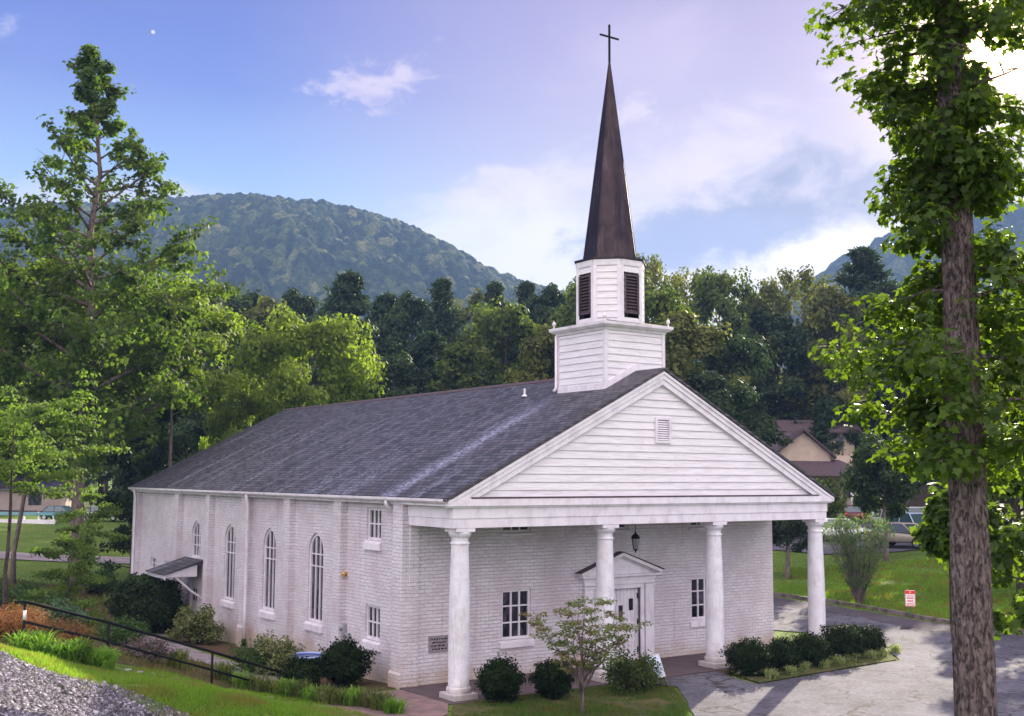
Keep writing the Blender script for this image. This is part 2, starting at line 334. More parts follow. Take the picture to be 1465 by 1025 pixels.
# ------------------------------------------------------------------ mesh helpers
def tag(o, label=None, cat=None, group=None, kind=None):
    if label: o['label'] = label
    if cat: o['category'] = cat
    if group: o['group'] = group
    if kind: o['kind'] = kind
    return o
def empty(name, loc=(0, 0, 0), rz=0, label=None, cat=None, group=None):
    o = bpy.data.objects.new(name, None); COL.objects.link(o); o.location = loc; o.rotation_euler = (0, 0, rz); o.empty_display_size = .2
    return tag(o, label, cat, group)
class MB:
    def __init__(s): s.v = []; s.f = []; s.m = []; s.mats = []
    def mi(s, m):
        if m not in s.mats: s.mats.append(m)
        return s.mats.index(m)
    def add(s, vs, fs, m=None, M=None):
        k = len(s.v)
        if M is not None: vs = [tuple(M @ Vector(v)) for v in vs]
        s.v += [tuple(v) for v in vs]; s.f += [tuple(i+k for i in f) for f in fs]
        s.m += [s.mi(m) if m else 0]*len(fs); return s
    def box(s, a, b, m=None, M=None):
        x0, y0, z0 = a; x1, y1, z1 = b
        return s.add([(x0,y0,z0),(x1,y0,z0),(x1,y1,z0),(x0,y1,z0),(x0,y0,z1),(x1,y0,z1),(x1,y1,z1),(x0,y1,z1)],
            [(0,3,2,1),(4,5,6,7),(0,1,5,4),(1,2,6,5),(2,3,7,6),(3,0,4,7)], m, M)
    def prism(s, poly, axis, a, b, m=None, M=None):      # poly: list of 2d points in the other two axes
        n = len(poly)
        def mk(p, t):
            if axis == 'x': return (t, p[0], p[1])
            if axis == 'y': return (p[0], t, p[1])
            return (p[0], p[1], t)
        vs = [mk(p, a) for p in poly]+[mk(p, b) for p in poly]
        fs = [tuple(range(n))[::-1], tuple(range(n, 2*n))]+[(i, (i+1) % n, n+(i+1) % n, n+i) for i in range(n)]
        return s.add(vs, fs, m, M)
    def lathe(s, prof, n=24, m=None, M=None, cap=True, phase=0):
        vs = []
        for r, z in prof:
            for i in range(n):
                a = 2*math.pi*(i+phase)/n; vs.append((r*math.cos(a), r*math.sin(a), z))
        fs = []
        for j in range(len(prof)-1):
            for i in range(n): fs.append((j*n+i, j*n+(i+1) % n, (j+1)*n+(i+1) % n, (j+1)*n+i))
        if cap: fs.append(tuple(range(n))[::-1]); fs.append(tuple((len(prof)-1)*n+i for i in range(n)))
        return s.add(vs, fs, m, M)
    def tube(s, pts, rs, n=8, m=None):
        pts = [Vector(p) for p in pts]
        if isinstance(rs, (int, float)): rs = [rs]*len(pts)
        vs = []; prev = None
        for i, p in enumerate(pts):
            d = (pts[min(i+1, len(pts)-1)]-pts[max(i-1, 0)]).normalized()
            if prev is None: a = d.orthogonal().normalized()
            else: a = (prev-d*prev.dot(d)).normalized()
            prev = a; b = d.cross(a)
            for k in range(n):
                t = 2*math.pi*k/n; vs.append(tuple(p+(a*math.cos(t)+b*math.sin(t))*rs[i]))
        fs = [(i*n+k, i*n+(k+1) % n, (i+1)*n+(k+1) % n, (i+1)*n+k) for i in range(len(pts)-1) for k in range(n)]
        fs += [tuple(range(n))[::-1], tuple((len(pts)-1)*n+k for k in range(n))]
        return s.add(vs, fs, m)
    def build(s, name, material=None, parent=None, smooth=False, bevel=0):
        me = bpy.data.meshes.new(name); me.from_pydata(s.v, [], s.f)
        for m in (s.mats or ([material] if material else [])): me.materials.append(m)
        if len(s.mats) > 1: me.polygons.foreach_set('material_index', s.m)
        if smooth: me.polygons.foreach_set('use_smooth', [True]*len(me.polygons))
        me.validate(); me.update()
        o = bpy.data.objects.new(name, me); COL.objects.link(o)
        if parent: o.parent = parent
        if bevel:
            bv = o.modifiers.new('bevel', 'BEVEL'); bv.width = bevel; bv.segments = 2; bv.limit_method = 'ANGLE'; bv.angle_limit = rad(40)
        if smooth and bevel == 0: pass
        return o
def np_mesh(name, V, F, material, parent=None, smooth=False):
    """F: (n,k) array"""
    me = bpy.data.meshes.new(name); n, k = F.shape
    me.vertices.add(len(V)); me.vertices.foreach_set('co', np.ascontiguousarray(V, dtype=np.float32).ravel())
    me.loops.add(n*k); me.loops.foreach_set('vertex_index', np.ascontiguousarray(F, dtype=np.int32).ravel())
    me.polygons.add(n); me.polygons.foreach_set('loop_start', np.arange(0, n*k, k, dtype=np.int32))
    try: me.polygons.foreach_set('loop_total', np.full(n, k, dtype=np.int32))
    except Exception: pass
    if smooth: me.polygons.foreach_set('use_smooth', np.ones(n, dtype=bool))
    me.update(calc_edges=True); me.validate()
    if material: me.materials.append(material)
    o = bpy.data.objects.new(name, me); COL.objects.link(o)
    if parent: o.parent = parent
    return o
# ------------------------------------------------------------------ leaves
TEMPL = {
 'maple': np.array([(0, 0), (.30, -.12), (.52, .06), (.36, .22), (.62, .50), (.34, .52), (.20, .66), (.0, 1.0), (-.20, .66), (-.34, .52), (-.62, .50), (-.36, .22), (-.52, .06), (-.30, -.12)]),
 'oval': np.array([(0, 0), (.26, .25), (.28, .62), (0, 1), (-.28, .62), (-.26, .25)]),
 'quad': np.array([(0, 0), (.42, .45), (0, 1), (-.42, .45)]),
 'frond': np.array([(0, 0), (.16, .5), (0, 1), (-.16, .5)]),
 'needle': np.array([(-.05, 0), (.05, 0), (.03, 1), (-.03, 1)]),
}
def unit(a): return a/np.maximum(np.linalg.norm(a, axis=1, keepdims=True), 1e-9)
def leaf_geo(pts, nrm, size, rng, tm='quad', curl=.18, hang=None):
    T = TEMPL[tm]; n = len(pts); k = len(T)
    nrm = unit(nrm); r = rng.normal(size=(n, 3))
    if hang is not None: r = r*.6+np.asarray(hang)
    t = unit(r-(r*nrm).sum(1, keepdims=True)*nrm); b = np.cross(nrm, t)
    s = (size*rng.uniform(.7, 1.25, size=n))[:, None, None]
    V = pts[:, None, :]+s*(T[None, :, 0:1]*b[:, None, :]+T[None, :, 1:2]*t[:, None, :]-(curl*(T[:, 0]**2+(T[:, 1]-.3)**2))[None, :, None]*nrm[:, None, :])
    return V.reshape(-1, 3), np.arange(n*k).reshape(n, k)
def leaves(name, pts, nrm, size, rng, material, parent=None, tm='quad', curl=.18, hang=None):
    V, F = leaf_geo(pts, nrm, size, rng, tm, curl, hang); return np_mesh(name, V, F, material, parent)
def clump_leaves(rng, centers, rads, per, flat=.7, up=.5, rnd=.6):
    """leaves spread on and in little ellipsoids round the centres"""
    n = len(centers)*per; c = np.repeat(centers, per, axis=0); rr = np.repeat(np.asarray(rads), per)
    d = unit(rng.normal(size=(n, 3))); rad_ = rng.uniform(.45, 1, size=n)**.5*rr
    off = d*rad_[:, None]; off[:, 2] *= flat
    return c+off, d+np.array([0, 0, up])+rng.normal(size=(n, 3))*rnd
def limb(rng, p0, d, L, sag, nseg=5, wob=.08):
    pts = [np.array(p0, float)]; d = np.array(d, float); d /= np.linalg.norm(d)
    for i in range(nseg):
        d = d+rng.normal(size=3)*wob+np.array([0, 0, sag/nseg]); d /= np.linalg.norm(d)
        pts.append(pts[-1]+d*L/nseg)
    return pts
def make_decid(seed, H, r0, base, R, prof, nb, lf_mat, bark, leafsize, per, crad, tm='quad', rise=.55, sag=-.25, nsub=4, lean=0, flat=.7, fill=1., tubes=7, sublen=.42, trunk_top=.97, airy=0):
    rng = np.random.default_rng(seed); tr = MB(); centers = []; rads = []
    n = 9; tp = [np.array([0., 0, -.3])]
    w = np.cumsum(rng.normal(size=(n, 2))*H*.006, axis=0)
    for i in range(1, n+1): tp.append(np.array([w[i-1, 0]+lean*i/n, w[i-1, 1], H*trunk_top*i/n]))
    trr = [r0*(1.25 if i == 0 else 1)*(1-(i/n)**1.1*.88) for i in range(n+1)]
    tr.tube(tp, trr, 10)
    def tpos(z):
        t = max(0, min(n-1e-6, z/(H*trunk_top)*n)); i = int(t); return tp[i]*(1-(t-i))+tp[min(i+1, n)]*(t-i), trr[i]
    for i in range(nb):
        t = (i+.5)/nb; z = base+(H*trunk_top-base)*t**.95; p0, r = tpos(z)
        az = i*2.39996+rng.uniform(-.5, .5); L = max(.15*R, R*prof(t)*rng.uniform(.78, 1.12))
        rz = rise*(.5+t)*rng.uniform(.7, 1.3)
        pts = limb(rng, p0, (math.cos(az), math.sin(az), rz), L, sag)
        rb = max(.012, min(r*.5, L*.028)); tr.tube(pts, [rb*(1-.8*k/5) for k in range(6)], 5)
        for k in range(nsub):
            s = .3+.7*(k+rng.uniform(0, 1))/nsub; q = s*5; j = min(4, int(q)); pp = pts[j]*(1-(q-j))+pts[j+1]*(q-j)
            dd = pts[j+1]-pts[j]; dd = dd/np.linalg.norm(dd)+rng.normal(size=3)*.75; dd[2] = dd[2]*.6+.15
            sp = limb(rng, pp, dd, L*sublen*rng.uniform(.6, 1.1), sag*.6, 3)
            if k < tubes: tr.tube(sp, [rb*.42, rb*.3, rb*.2, rb*.08], 4)
            for c in (sp[1], sp[2], sp[3]):
                if airy and t > .6 and rng.uniform() < airy: continue
                centers.append(c); rads.append(crad*rng.uniform(.6, 1.2))
                if airy and t < .45: centers.append(c+rng.normal(size=3)*crad); rads.append(crad*1.1)
        centers.append(pts[-1]); rads.append(crad)
    for k in range(3): centers.append(tp[-1]+rng.normal(size=3)*crad*.4); rads.append(crad*.8)
    pts, nr = clump_leaves(rng, np.array(centers), rads, per, flat)
    out = pts-np.array([0, 0, H*.5]); out[:, 2] *= .4
    V, F = leaf_geo(pts, nr+unit(out)*.5, leafsize, rng, tm)
    return tr, V, F, bark, lf_mat
def make_pine(seed, H, r0, base, R, lf_mat, bark, per=60, nw=13, tuft=.75, flat=.35, top_open=.0, leafsize=.55):
    rng = np.random.default_rng(seed); tr = MB(); C = []; RR = []
    tp = [np.array([0, 0, -.3]), np.array([rng.normal()*.15, rng.normal()*.15, H*.5]), np.array([rng.normal()*.25, rng.normal()*.25, H])]
    tr.tube(tp, [r0, r0*.65, .04], 8)
    for i in range(nw):
        t = i/(nw-1); z = base+(H-base)*t; f = (1-t)**.75*.95+.10
        if rng.uniform() < top_open: continue
        for k in range(rng.integers(4, 7)):
            az = rng.uniform(0, 6.283); L = R*f*rng.uniform(.55, 1.1)
            a = min(1, z/H*2); p0 = tp[0]*(1-a)+tp[1]*a if z < H*.5 else tp[1]*(2-2*z/H)+tp[2]*(2*z/H-1); p0 = np.array([p0[0], p0[1], z+rng.uniform(-.4, .4)])
            pts = limb(rng, p0, (math.cos(az), math.sin(az), .1+.5*t), L, .12, 4, .06)
            tr.tube(pts, [.06*f+.015]*2+[.03, .02, .01], 4)
            for q in (1, 2, 3, 4):
                nn = 2 if q > 1 else 1
                for _ in range(nn): C.append(pts[q]+rng.normal(size=3)*np.array([.35, .35, .08])*L*.28); RR.append(tuft*rng.uniform(.6, 1.15)*(.6+.5*f))
    C.append(tp[2]); RR.append(tuft*.5)
    pts, nr = clump_leaves(rng, np.array(C), RR, per, flat, .8, .7)
    V, F = leaf_geo(pts, nr, leafsize, rng, 'frond')
    return tr, V, F, bark, lf_mat
def place_tree(name, proto, loc, rz, sc, label, cat, group=None):
    e = empty(name, tuple(loc), rz, label, cat, group); e.scale = sc if isinstance(sc, tuple) else (sc,)*3
    if 'tm' not in proto:
        t = proto['g']; o = t[0].build('trunk', t[3], e, smooth=True); c = np_mesh('crown', t[1], t[2], t[4], e)
        proto['tm'] = o.data; proto['cm'] = c.data
    else:
        o = bpy.data.objects.new('trunk', proto['tm']); COL.objects.link(o); o.parent = e
        c = bpy.data.objects.new('crown', proto['cm']); COL.objects.link(c); c.parent = e
    return e

# ------------------------------------------------------------------ terrain
def hp(u, v, z): p = P(u, v, z); return (p[0], p[1], z)
def ab(a, b, z): q = CAM[:2]+RGT*a+FWD*b; return (q[0], q[1], z)
TP = [(-1, -1.2, -.03), (-.8, 1, -.03), (-.5, 2.2, -.04), (2, -1.8, -.05), (5, -1.5, -.04), (10, -1.6, -.04), (14, -1.2, -.04), (12, -5, -.06), (-8.9, .8, 1.40), (-3, -2.2, .0), (3, -7, -.06), (7, -4, -.06), (7, 2, -.06), (18, -6, -.08), (18, 2, -.08), (19, 14, -.08), (7, 15, -.1), (-2.2, 4, -.08), (-2.5, 9, -.16), (-2.6, 14, -.28), (-2.6, 19, -.42), (-2.4, 25, -.5), (7, 30, -.4), (18, 30, 0), (3, 34, -.35),
 (CAM[0], CAM[1], 4.4), hp(0, 1020, 2.6), hp(0, 930, 2.15), hp(60, 945, 2.0), hp(120, 968, 1.85), hp(200, 985, 1.8), hp(300, 1020, 1.45), hp(450, 1025, .5), hp(36, 890, 2.0), hp(155, 950, 1.4), hp(304, 983, .5),
 (-11.2, 1.4, 1.9), ab(-14, 12, 3.6), ab(-6, 13, 3.0), ab(0, 13, 2.4), ab(0, 20, 1.0), ab(0, 26, .12), ab(6, 13, 2.5), ab(8, 20, 1.0), ab(9, 27, .05), ab(-6, 22, 1.35), ab(16, 20, 1.0), ab(25, 26, .3), ab(-20, 25, 3.2), ab(-30, 30, 3.2), ab(0, 0, 4.4), ab(10, 0, 4.3), ab(-10, 0, 4.6), ab(0, -15, 5),
 hp(112, 850, .3), hp(60, 850, .6), hp(200, 850, -.3), (-7, 12, .5), (-6, 18, .2), (-10, 14, 1.4), (-14, 10, 2.4), (-8, 30, .7), (-20, 25, 2.2),
 ab(-30, 60, .6), ab(-40, 110, 1.0), ab(-20, 80, .0), ab(-45, 140, 2), ab(0, 100, .5), ab(0, 70, -.1),
 hp(1110, 853, .1), hp(1305, 885, .12), hp(1465, 912, .12), ab(26, 40, .1), ab(34, 38, .1), hp(1300, 850, .45), hp(1300, 820, .95), hp(1300, 784, 1.8), hp(1130, 830, .5), hp(1440, 820, 1.1), hp(1400, 784, 2.0), ab(20, 75, 1.6), ab(35, 75, 2.0), ab(55, 80, 2.6), ab(20, 100, 2.2), ab(50, 110, 3.4), ab(80, 90, 3.5), ab(60, 50, 1.5), ab(0, 130, 2), ab(60, 20, .6)]
TP = np.array(TP); _c2 = 2.0**2
_A = np.sqrt(((TP[:, None, :2]-TP[None, :, :2])**2).sum(2)+_c2)
_mu = TP[:, 2].mean(); _w = np.linalg.solve(_A+np.eye(len(TP))*.001, TP[:, 2]-_mu)
def H_np(x, y):
    x = np.asarray(x, float); y = np.asarray(y, float); sh = x.shape; x = x.ravel(); y = y.ravel(); h = np.zeros(len(x))
    for i in range(0, len(x), 20000):
        h[i:i+20000] = np.sqrt((x[i:i+20000, None]-TP[None, :, 0])**2+(y[i:i+20000, None]-TP[None, :, 1])**2+_c2) @ _w
    h += _mu; d = np.hypot(x-0, y-20); far = np.clip((d-115)/60, 0, 1); far = far*far*(3-2*far)
    h = np.clip(h, -1.2, 6); base = 2.2+np.clip((d-170)/400, 0, 4)*8
    return (h*(1-far)+base*far).reshape(sh)
def Hs(x, y): return float(H_np(np.array([x]), np.array([y]))[0])
def axis(lo, hi, f0, f1, fine, coarse):
    a = list(np.arange(f0, f1, fine)); s = fine; x = f1
    while x < hi: a.append(x); s = min(coarse, s*1.25); x += s
    a.append(hi); s = fine; x = f0
    b = []
    while x > lo: s = min(coarse, s*1.25); x -= s; b.append(x)
    return np.array(sorted(set(b+a)))
gx = axis(-2600, 2600, -24, 45, .5, 120); gy = axis(-2600, 2600, -30, 50, .5, 120)
GX, GY = np.meshgrid(gx, gy, indexing='ij'); GZ = H_np(GX, GY)
nx, ny = len(gx), len(gy); I = np.arange(nx*ny).reshape(nx, ny)
g = np_mesh('ground', np.stack([GX.ravel(), GY.ravel(), GZ.ravel()], 1), np.stack([I[:-1, :-1], I[1:, :-1], I[1:, 1:], I[:-1, 1:]], -1).reshape(-1, 4), m_grass, smooth=True)
tag(g, kind='structure')
def inside(poly, x, y):
    x = np.asarray(x); y = np.asarray(y); r = np.zeros(x.shape, bool); n = len(poly)
    for i in range(n):
        x1, y1 = poly[i]; x2, y2 = poly[(i+1) % n]
        c = ((y1 > y) != (y2 > y)) & (x < (x2-x1)*(y-y1)/(y2-y1+1e-12)+x1); r ^= c
    return r
def ragged(poly, step, amp, seed=0):
    out = []; n = len(poly)
    for i in range(n):
        a = np.array(poly[i][:2]); b = np.array(poly[(i+1) % n][:2]); L = np.linalg.norm(b-a); k = max(1, int(L/step)); nn = np.array([-(b-a)[1], (b-a)[0]])/max(L, 1e-6)
        for j in range(k):
            p = a+(b-a)*j/k; w = mnoise.noise(Vector((p[0]*.9, p[1]*.9, seed)))+.5*mnoise.noise(Vector((p[0]*3, p[1]*3, seed)))
            out.append(tuple(p+nn*w*amp*(0 if j == 0 else 1)))
    return out
def drape(name, poly, off, res, material, label=None, cat=None, kind='structure', amp=0.0, flat=None, thick=0, parent=None):
    pl = ragged(poly, res, amp); xs = [p[0] for p in pl]; ys = [p[1] for p in pl]
    X, Y = np.meshgrid(np.arange(min(xs)+res/2, max(xs), res), np.arange(min(ys)+res/2, max(ys), res)); X = X.ravel(); Y = Y.ravel()
    k = inside(pl, X, Y); X = X[k]; Y = Y[k]
    A = np.array(pl); 
    if len(X):
        dm = np.full(len(X), 1e9)
        for p in A: dm = np.minimum(dm, (X-p[0])**2+(Y-p[1])**2)
        k = dm > (res*.45)**2; X = X[k]; Y = Y[k]
    vs = [Vector(p) for p in pl]+[Vector((a, b)) for a, b in zip(X, Y)]; n = len(pl)
    r = delaunay_2d_cdt(vs, [(i, (i+1) % n) for i in range(n)], [list(range(n))], 1, 1e-4)
    co2 = np.array([(v.x, v.y) for v in r[0]]); z = H_np(co2[:, 0], co2[:, 1])+off if flat is None else np.full(len(co2), flat)
    me = MB(); me.v = [(a, b, c) for (a, b), c in zip(co2, z)]; me.f = [tuple(f) for f in r[2]]; me.m = [0]*len(me.f)
    o = me.build(name, material, parent, smooth=True)
    if o.data.polygons and o.data.polygons[0].normal.z < 0: o.data.flip_normals()
    if thick:
        so = o.modifiers.new('solid', 'SOLIDIFY'); so.thickness = thick; so.offset = -1
    return tag(o, label, cat, None, kind)
def pp(*uvz): return [tuple(P(u, v, z)[:2]) for u, v, z in uvz]
# gravel drive on the bank, asphalt lot, drive, walks, beds
gravel_poly = [ab(-30, 27.2, 0)[:2]]+[tuple(P(-120, 915, 2.4)[:2])]+pp((0, 934, 2.3), (60, 950, 2.2), (120, 970, 2.0), (205, 996, 1.75), (300, 1028, 1.45), (340, 1044, 1.35))+[ab(-4, 15, 0)[:2], ab(4, 2, 0)[:2], ab(3, -8, 0)[:2], ab(-35, -8, 0)[:2]]
drape('gravel_drive', gravel_poly, .03, .5, m_gravel, amp=.5)
lot = [(5.7, -.75), (6.3, -2.0), (5.2, -3.6), (3.6, -5.6), (2.2, -8.2), (5, -14), (14, -22), (40, -22), (40, -14), tuple(P(1500, 918, .1)[:2]), tuple(P(1465, 912, .1)[:2]), tuple(P(1305, 888, .1)[:2]), tuple(P(1180, 866, .1)[:2]), tuple(P(1110, 855, .1)[:2]), (29, 19), (24, 30), (17.5, 30), (17, 8), (19.4, 2.4), (19.2, 1.0), (15.9, -2.4), (8.6, -2.95), (9.0, -.75)]
drape('parking_lot', lot, .035, .7, m_asphalt, amp=.10)
drive = [tuple(P(1500, 918, .1)[:2]), tuple(P(1305, 888, .1)[:2]), tuple(P(1180, 866, .1)[:2]), tuple(P(1110, 855, .1)[:2]), (28.6, 19), (24, 29.8), (21.5, 29.8), (24, 15), (24.2, 8), (22.3, 1)]
drape('driveway', drive, .042, .7, m_asphalt2, amp=.25)
porch = MB().box((-.55, -.62, -.35), (15.25, 2.155, -.0))
porch.box((5.2, -1.25, -.3), (9.3, -.622, -.02))
tag(porch.build('porch_floor', m_porch), kind='structure')
bw = [(-.6, 1.9), (-.56, -.55), (-1.2, -1.6), (-2.6, -2.4), (-4.2, -.4), (-3.6, 1.6), (-2.1, 2.3)]
drape('brick_walk', bw, .03, .5, m_bwalk, amp=.06)
sw = [(-2.1, 2.3), (-3.5, 1.5), (-3.9, 4), (-3.9, 12), (-3.6, 18), (-3.2, 22), (-1.5, 21.4), (-.6, 21.2), (-.6, 19.8), (-2.2, 19.6), (-2.4, 14), (-2.5, 8), (-2.3, 4)]
drape('sidewalk', sw, .03, .6, m_walk, amp=.06)
frontbed = [(-.5, -.7), (-1.1, -1.6), (-1.0, -4), (1.0, -7.6), (3.5, -5.6), (5.1, -3.6), (6.15, -2.0), (5.6, -1.3), (5.1, -.75)]
drape('front_lawn', frontbed, .02, .5, m_bed, amp=.08)
rightbed = [(9.3, -.7), (8.75, -2.9), (15.9, -2.3), (19.0, 1.0), (18.2, 1.8), (15.4, .2), (15.3, -.68)]
drape('planting_bed', rightbed, .05, .5, m_bed, amp=.08)
sidebed = [(-.35, 2.3), (-2.1, 2.4), (-2.2, 8), (-2.1, 14), (-2.0, 19.5), (-.35, 19.6)]
drape('side_bed', sidebed, .02, .6, m_soil, amp=.1)
bankbed = [(-4.1, 2.6), (-6, 2.9), (-8.7, 2.4), (-11.8, 2.0), (-14, 5), (-14, 16), (-9, 30), (-4, 40), (1, 36), (-.4, 31), (-.5, 22), (-3.5, 22), (-4.0, 16)]
drape('mulch_bed', bankbed, .02, .8, m_soil, amp=.4)
backpath = [tuple(P(-60, 800, 0)[:2]), tuple(P(0, 802, 0)[:2]), tuple(P(100, 803, 0)[:2]), tuple(P(300, 802, 0)[:2]), tuple(P(300, 809, 0)[:2]), tuple(P(100, 811, 0)[:2]), tuple(P(0, 811, 0)[:2]), tuple(P(-60, 811, 0)[:2])]
drape('back_path', backpath, .06, 1.5, m_walk, amp=.1)
plot = [ab(12, 66, 0)[:2], ab(50, 63.5, 0)[:2], ab(52, 82, 0)[:2], ab(10, 84, 0)[:2]]
plot = [tuple(P(1180, 788, 1.6)[:2]), tuple(P(1255, 786, 1.8)[:2]), tuple(P(1380, 785, 1.9)[:2]), tuple(P(1560, 788, 2.0)[:2]), ab(60, 92, 0)[:2], ab(12, 96, 0)[:2], ab(12, 84, 0)[:2]]
drape('upper_parking', plot, .06, 2.0, m_asphalt, amp=.1)
street = [ab(-62, 122, 0)[:2], ab(-25, 122, 0)[:2], ab(-25, 130, 0)[:2], ab(-64, 130, 0)[:2]]
drape('street', street, .06, 2.5, m_asphalt, amp=.1)
# kerb along the far side of the drive: a real step
kp = [tuple(P(u, v, .1)[:2]) for u, v in ((1110, 853), (1180, 863), (1240, 873), (1305, 885), (1380, 897), (1465, 910), (1540, 921))]
kp = [(25.5, 26)]+kp
k = MB(); ins = []
for i in range(len(kp)-1):
    a = Vector((*kp[i], 0)); b = Vector((*kp[i+1], 0)); n_ = max(1, int((b-a).length/1.2)); dd = (b-a)/n_; pr_ = Vector((-dd.y, dd.x, 0)).normalized()
    for j in range(n_):
        p = a+dd*j; q = a+dd*(j+.985); z = Hs(p.x, p.y)
        jit = mnoise.noise(p)*.04
        w = [p-pr_*.10, q-pr_*.10, q+pr_*(.10), p+pr_*(.10)]
        k.add([(c.x, c.y, z-.2) for c in w]+[(c.x, c.y, z+.16+jit) for c in w], [(0,3,2,1),(4,5,6,7),(0,1,5,4),(1,2,6,5),(2,3,7,6),(3,0,4,7)])
kb = k.build('kerb', mat('kerb_stone', rough=.9, fn=noisy((.20, .16, .16), (.05, .04, .04), 2.5, .4))); tag(kb, kind='structure')

# far mountains: wooded height fields
def smoothstep(x): x = np.clip(x, 0, 1); return x*x*(3-2*x)
def mountain(name, prof, D, b0, b1, a0, a1, step, seed, cs, material, back=200, zb=6):
    rng = np.random.default_rng(seed)
    A = np.arange(a0, a1, step); B = np.concatenate([np.arange(b0, b1, step), np.arange(b1, b1+back, step*3)])
    aa, bb = np.meshgrid(A, B, indexing='ij')
    pu = np.array([p[0] for p in prof]); pv = np.array([p[1] for p in prof])
    az = np.arctan((pu-732.5)/FPX); ap = D*np.tan(az); hz = np.array([AT(u, v, D/math.cos(a))[2] for u, v, a in zip(pu, pv, az)])
    crest = np.interp(A, ap, hz)[:, None]
    t = smoothstep((bb-b0)/(D-b0))**.9; t = np.where(bb > D, 1-.5*smoothstep((bb-D)/back), t)
    n1 = np.zeros_like(aa)
    for kx, ky, am, ph in ((1/160, 1/300, .09, 1), (1/75, 1/160, .05, 2.2), (1/40, 1/90, .025, .7)):
        n1 += am*np.sin(aa*kx*6.28+ph*3+2*np.sin(bb*ky*6.28+ph))
    z = zb+(crest-zb)*np.clip(t*(1+n1*np.sin(np.pi*np.clip(t, 0, 1))*.55), 0, 1.02)
    # tree crowns as cells
    nA = int((a1-a0)/cs)+3; nB = int((b1+back-b0)/cs)+3
    jx = rng.uniform(0, 1, (nA, nB)); jy = rng.uniform(0, 1, (nA, nB)); jr = rng.uniform(.65, 1.15, (nA, nB)); tint = rng.uniform(0, 1, (nA, nB))
    ci = ((aa-a0)/cs).astype(int)+1; cj = ((bb-b0)/cs).astype(int)+1
    best = np.full(aa.shape, -9.); bt = np.zeros(aa.shape)
    for di in (-1, 0, 1):
        for dj in (-1, 0, 1):
            i2 = np.clip(ci+di, 0, nA-1); j2 = np.clip(cj+dj, 0, nB-1)
            cx_ = a0+(i2-1+jx[i2, j2])*cs; cy_ = b0+(j2-1+jy[i2, j2])*cs
            r = cs*.78*jr[i2, j2]; d2 = ((aa-cx_)**2+(bb-cy_)**2)/r**2; h = np.sqrt(np.clip(1-d2, 0, 1))*r*1.5+jr[i2, j2]*3
            bt = np.where(h > best, tint[i2, j2], bt); best = np.maximum(best, h)
    z = z+np.clip(best, 0, 99)+rng.normal(size=aa.shape)*.35-cs*2.5
    z[:, -1] = zb-40; z[0, :] = zb-20; z[-1, :] = zb-20
    X = CAM[0]+RGT[0]*aa+FWD[0]*bb; Y = CAM[1]+RGT[1]*aa+FWD[1]*bb
    I = np.arange(aa.size).reshape(aa.shape)
    o = np_mesh(name, np.stack([X.ravel(), Y.ravel(), z.ravel()], 1), np.stack([I[:-1, :-1], I[1:, :-1], I[1:, 1:], I[:-1, 1:]], -1).reshape(-1, 4), material, smooth=False)
    at = o.data.attributes.new('tint', 'FLOAT', 'POINT'); at.data.foreach_set('value', bt.ravel().astype(np.float32))
    return tag(o, kind='structure')
def hill_fn(t, b):
    a = t.n.new('ShaderNodeAttribute'); a.attribute_name = 'tint'
    c = t.ramp(a.outputs['Fac'], [(0, (.025, .045, .014)), (.5, (.055, .085, .02)), (.85, (.13, .165, .035)), (1, (.28, .28, .08))])
    n = t.noise(t.pos(), .3, 6, .8); c = t.mix(t.smooth(n, .42, .58), c, t.mix(1.0, c, (.35, .4, .4), 'MULTIPLY'))
    t.put(b.inputs['Base Color'], c); t.put(b.inputs['Normal'], t.bump(t.noise(t.pos(), .45, 5, .8), 1, 4.0))
m_hill = mat('mountain_forest', rough=.95, fn=hill_fn, spec=.1)
mountain('mountain', [(-400, 345), (-150, 322), (0, 310), (100, 297), (200, 288), (300, 284), (400, 283), (470, 289), (540, 306), (600, 330), (650, 352), (700, 380), (750, 401), (800, 416), (900, 455), (1000, 520)], 1000, 430, 1010, -560, 190, 1.75, 5, 6.8, m_hill)
mountain('far_mountain', [(1000, 455), (1090, 408), (1165, 376), (1200, 354), (1240, 332), (1290, 312), (1380, 285), (1465, 275), (1700, 290), (2000, 300)], 1150, 640, 1160, 230, 900, 4.5, 8, 13, m_hill)
# haze: one box of even air
hz = MB().box((-2700, -2700, -60), (2700, 2700, 345)).build('haze')
hm = bpy.data.materials.new('haze_air'); hm.use_nodes = True; t = NT(hm.node_tree); t.n.remove(t.n['Principled BSDF'])
pv = t.n.new('ShaderNodeVolumePrincipled'); pv.inputs['Color'].default_value = (.30, .50, 1.0, 1); pv.inputs['Density'].default_value = .00026; pv.inputs['Anisotropy'].default_value = 0
t.l.new(pv.outputs[0], t.n['Material Output'].inputs['Volume']); hz.data.materials.append(hm); tag(hz, kind='stuff')

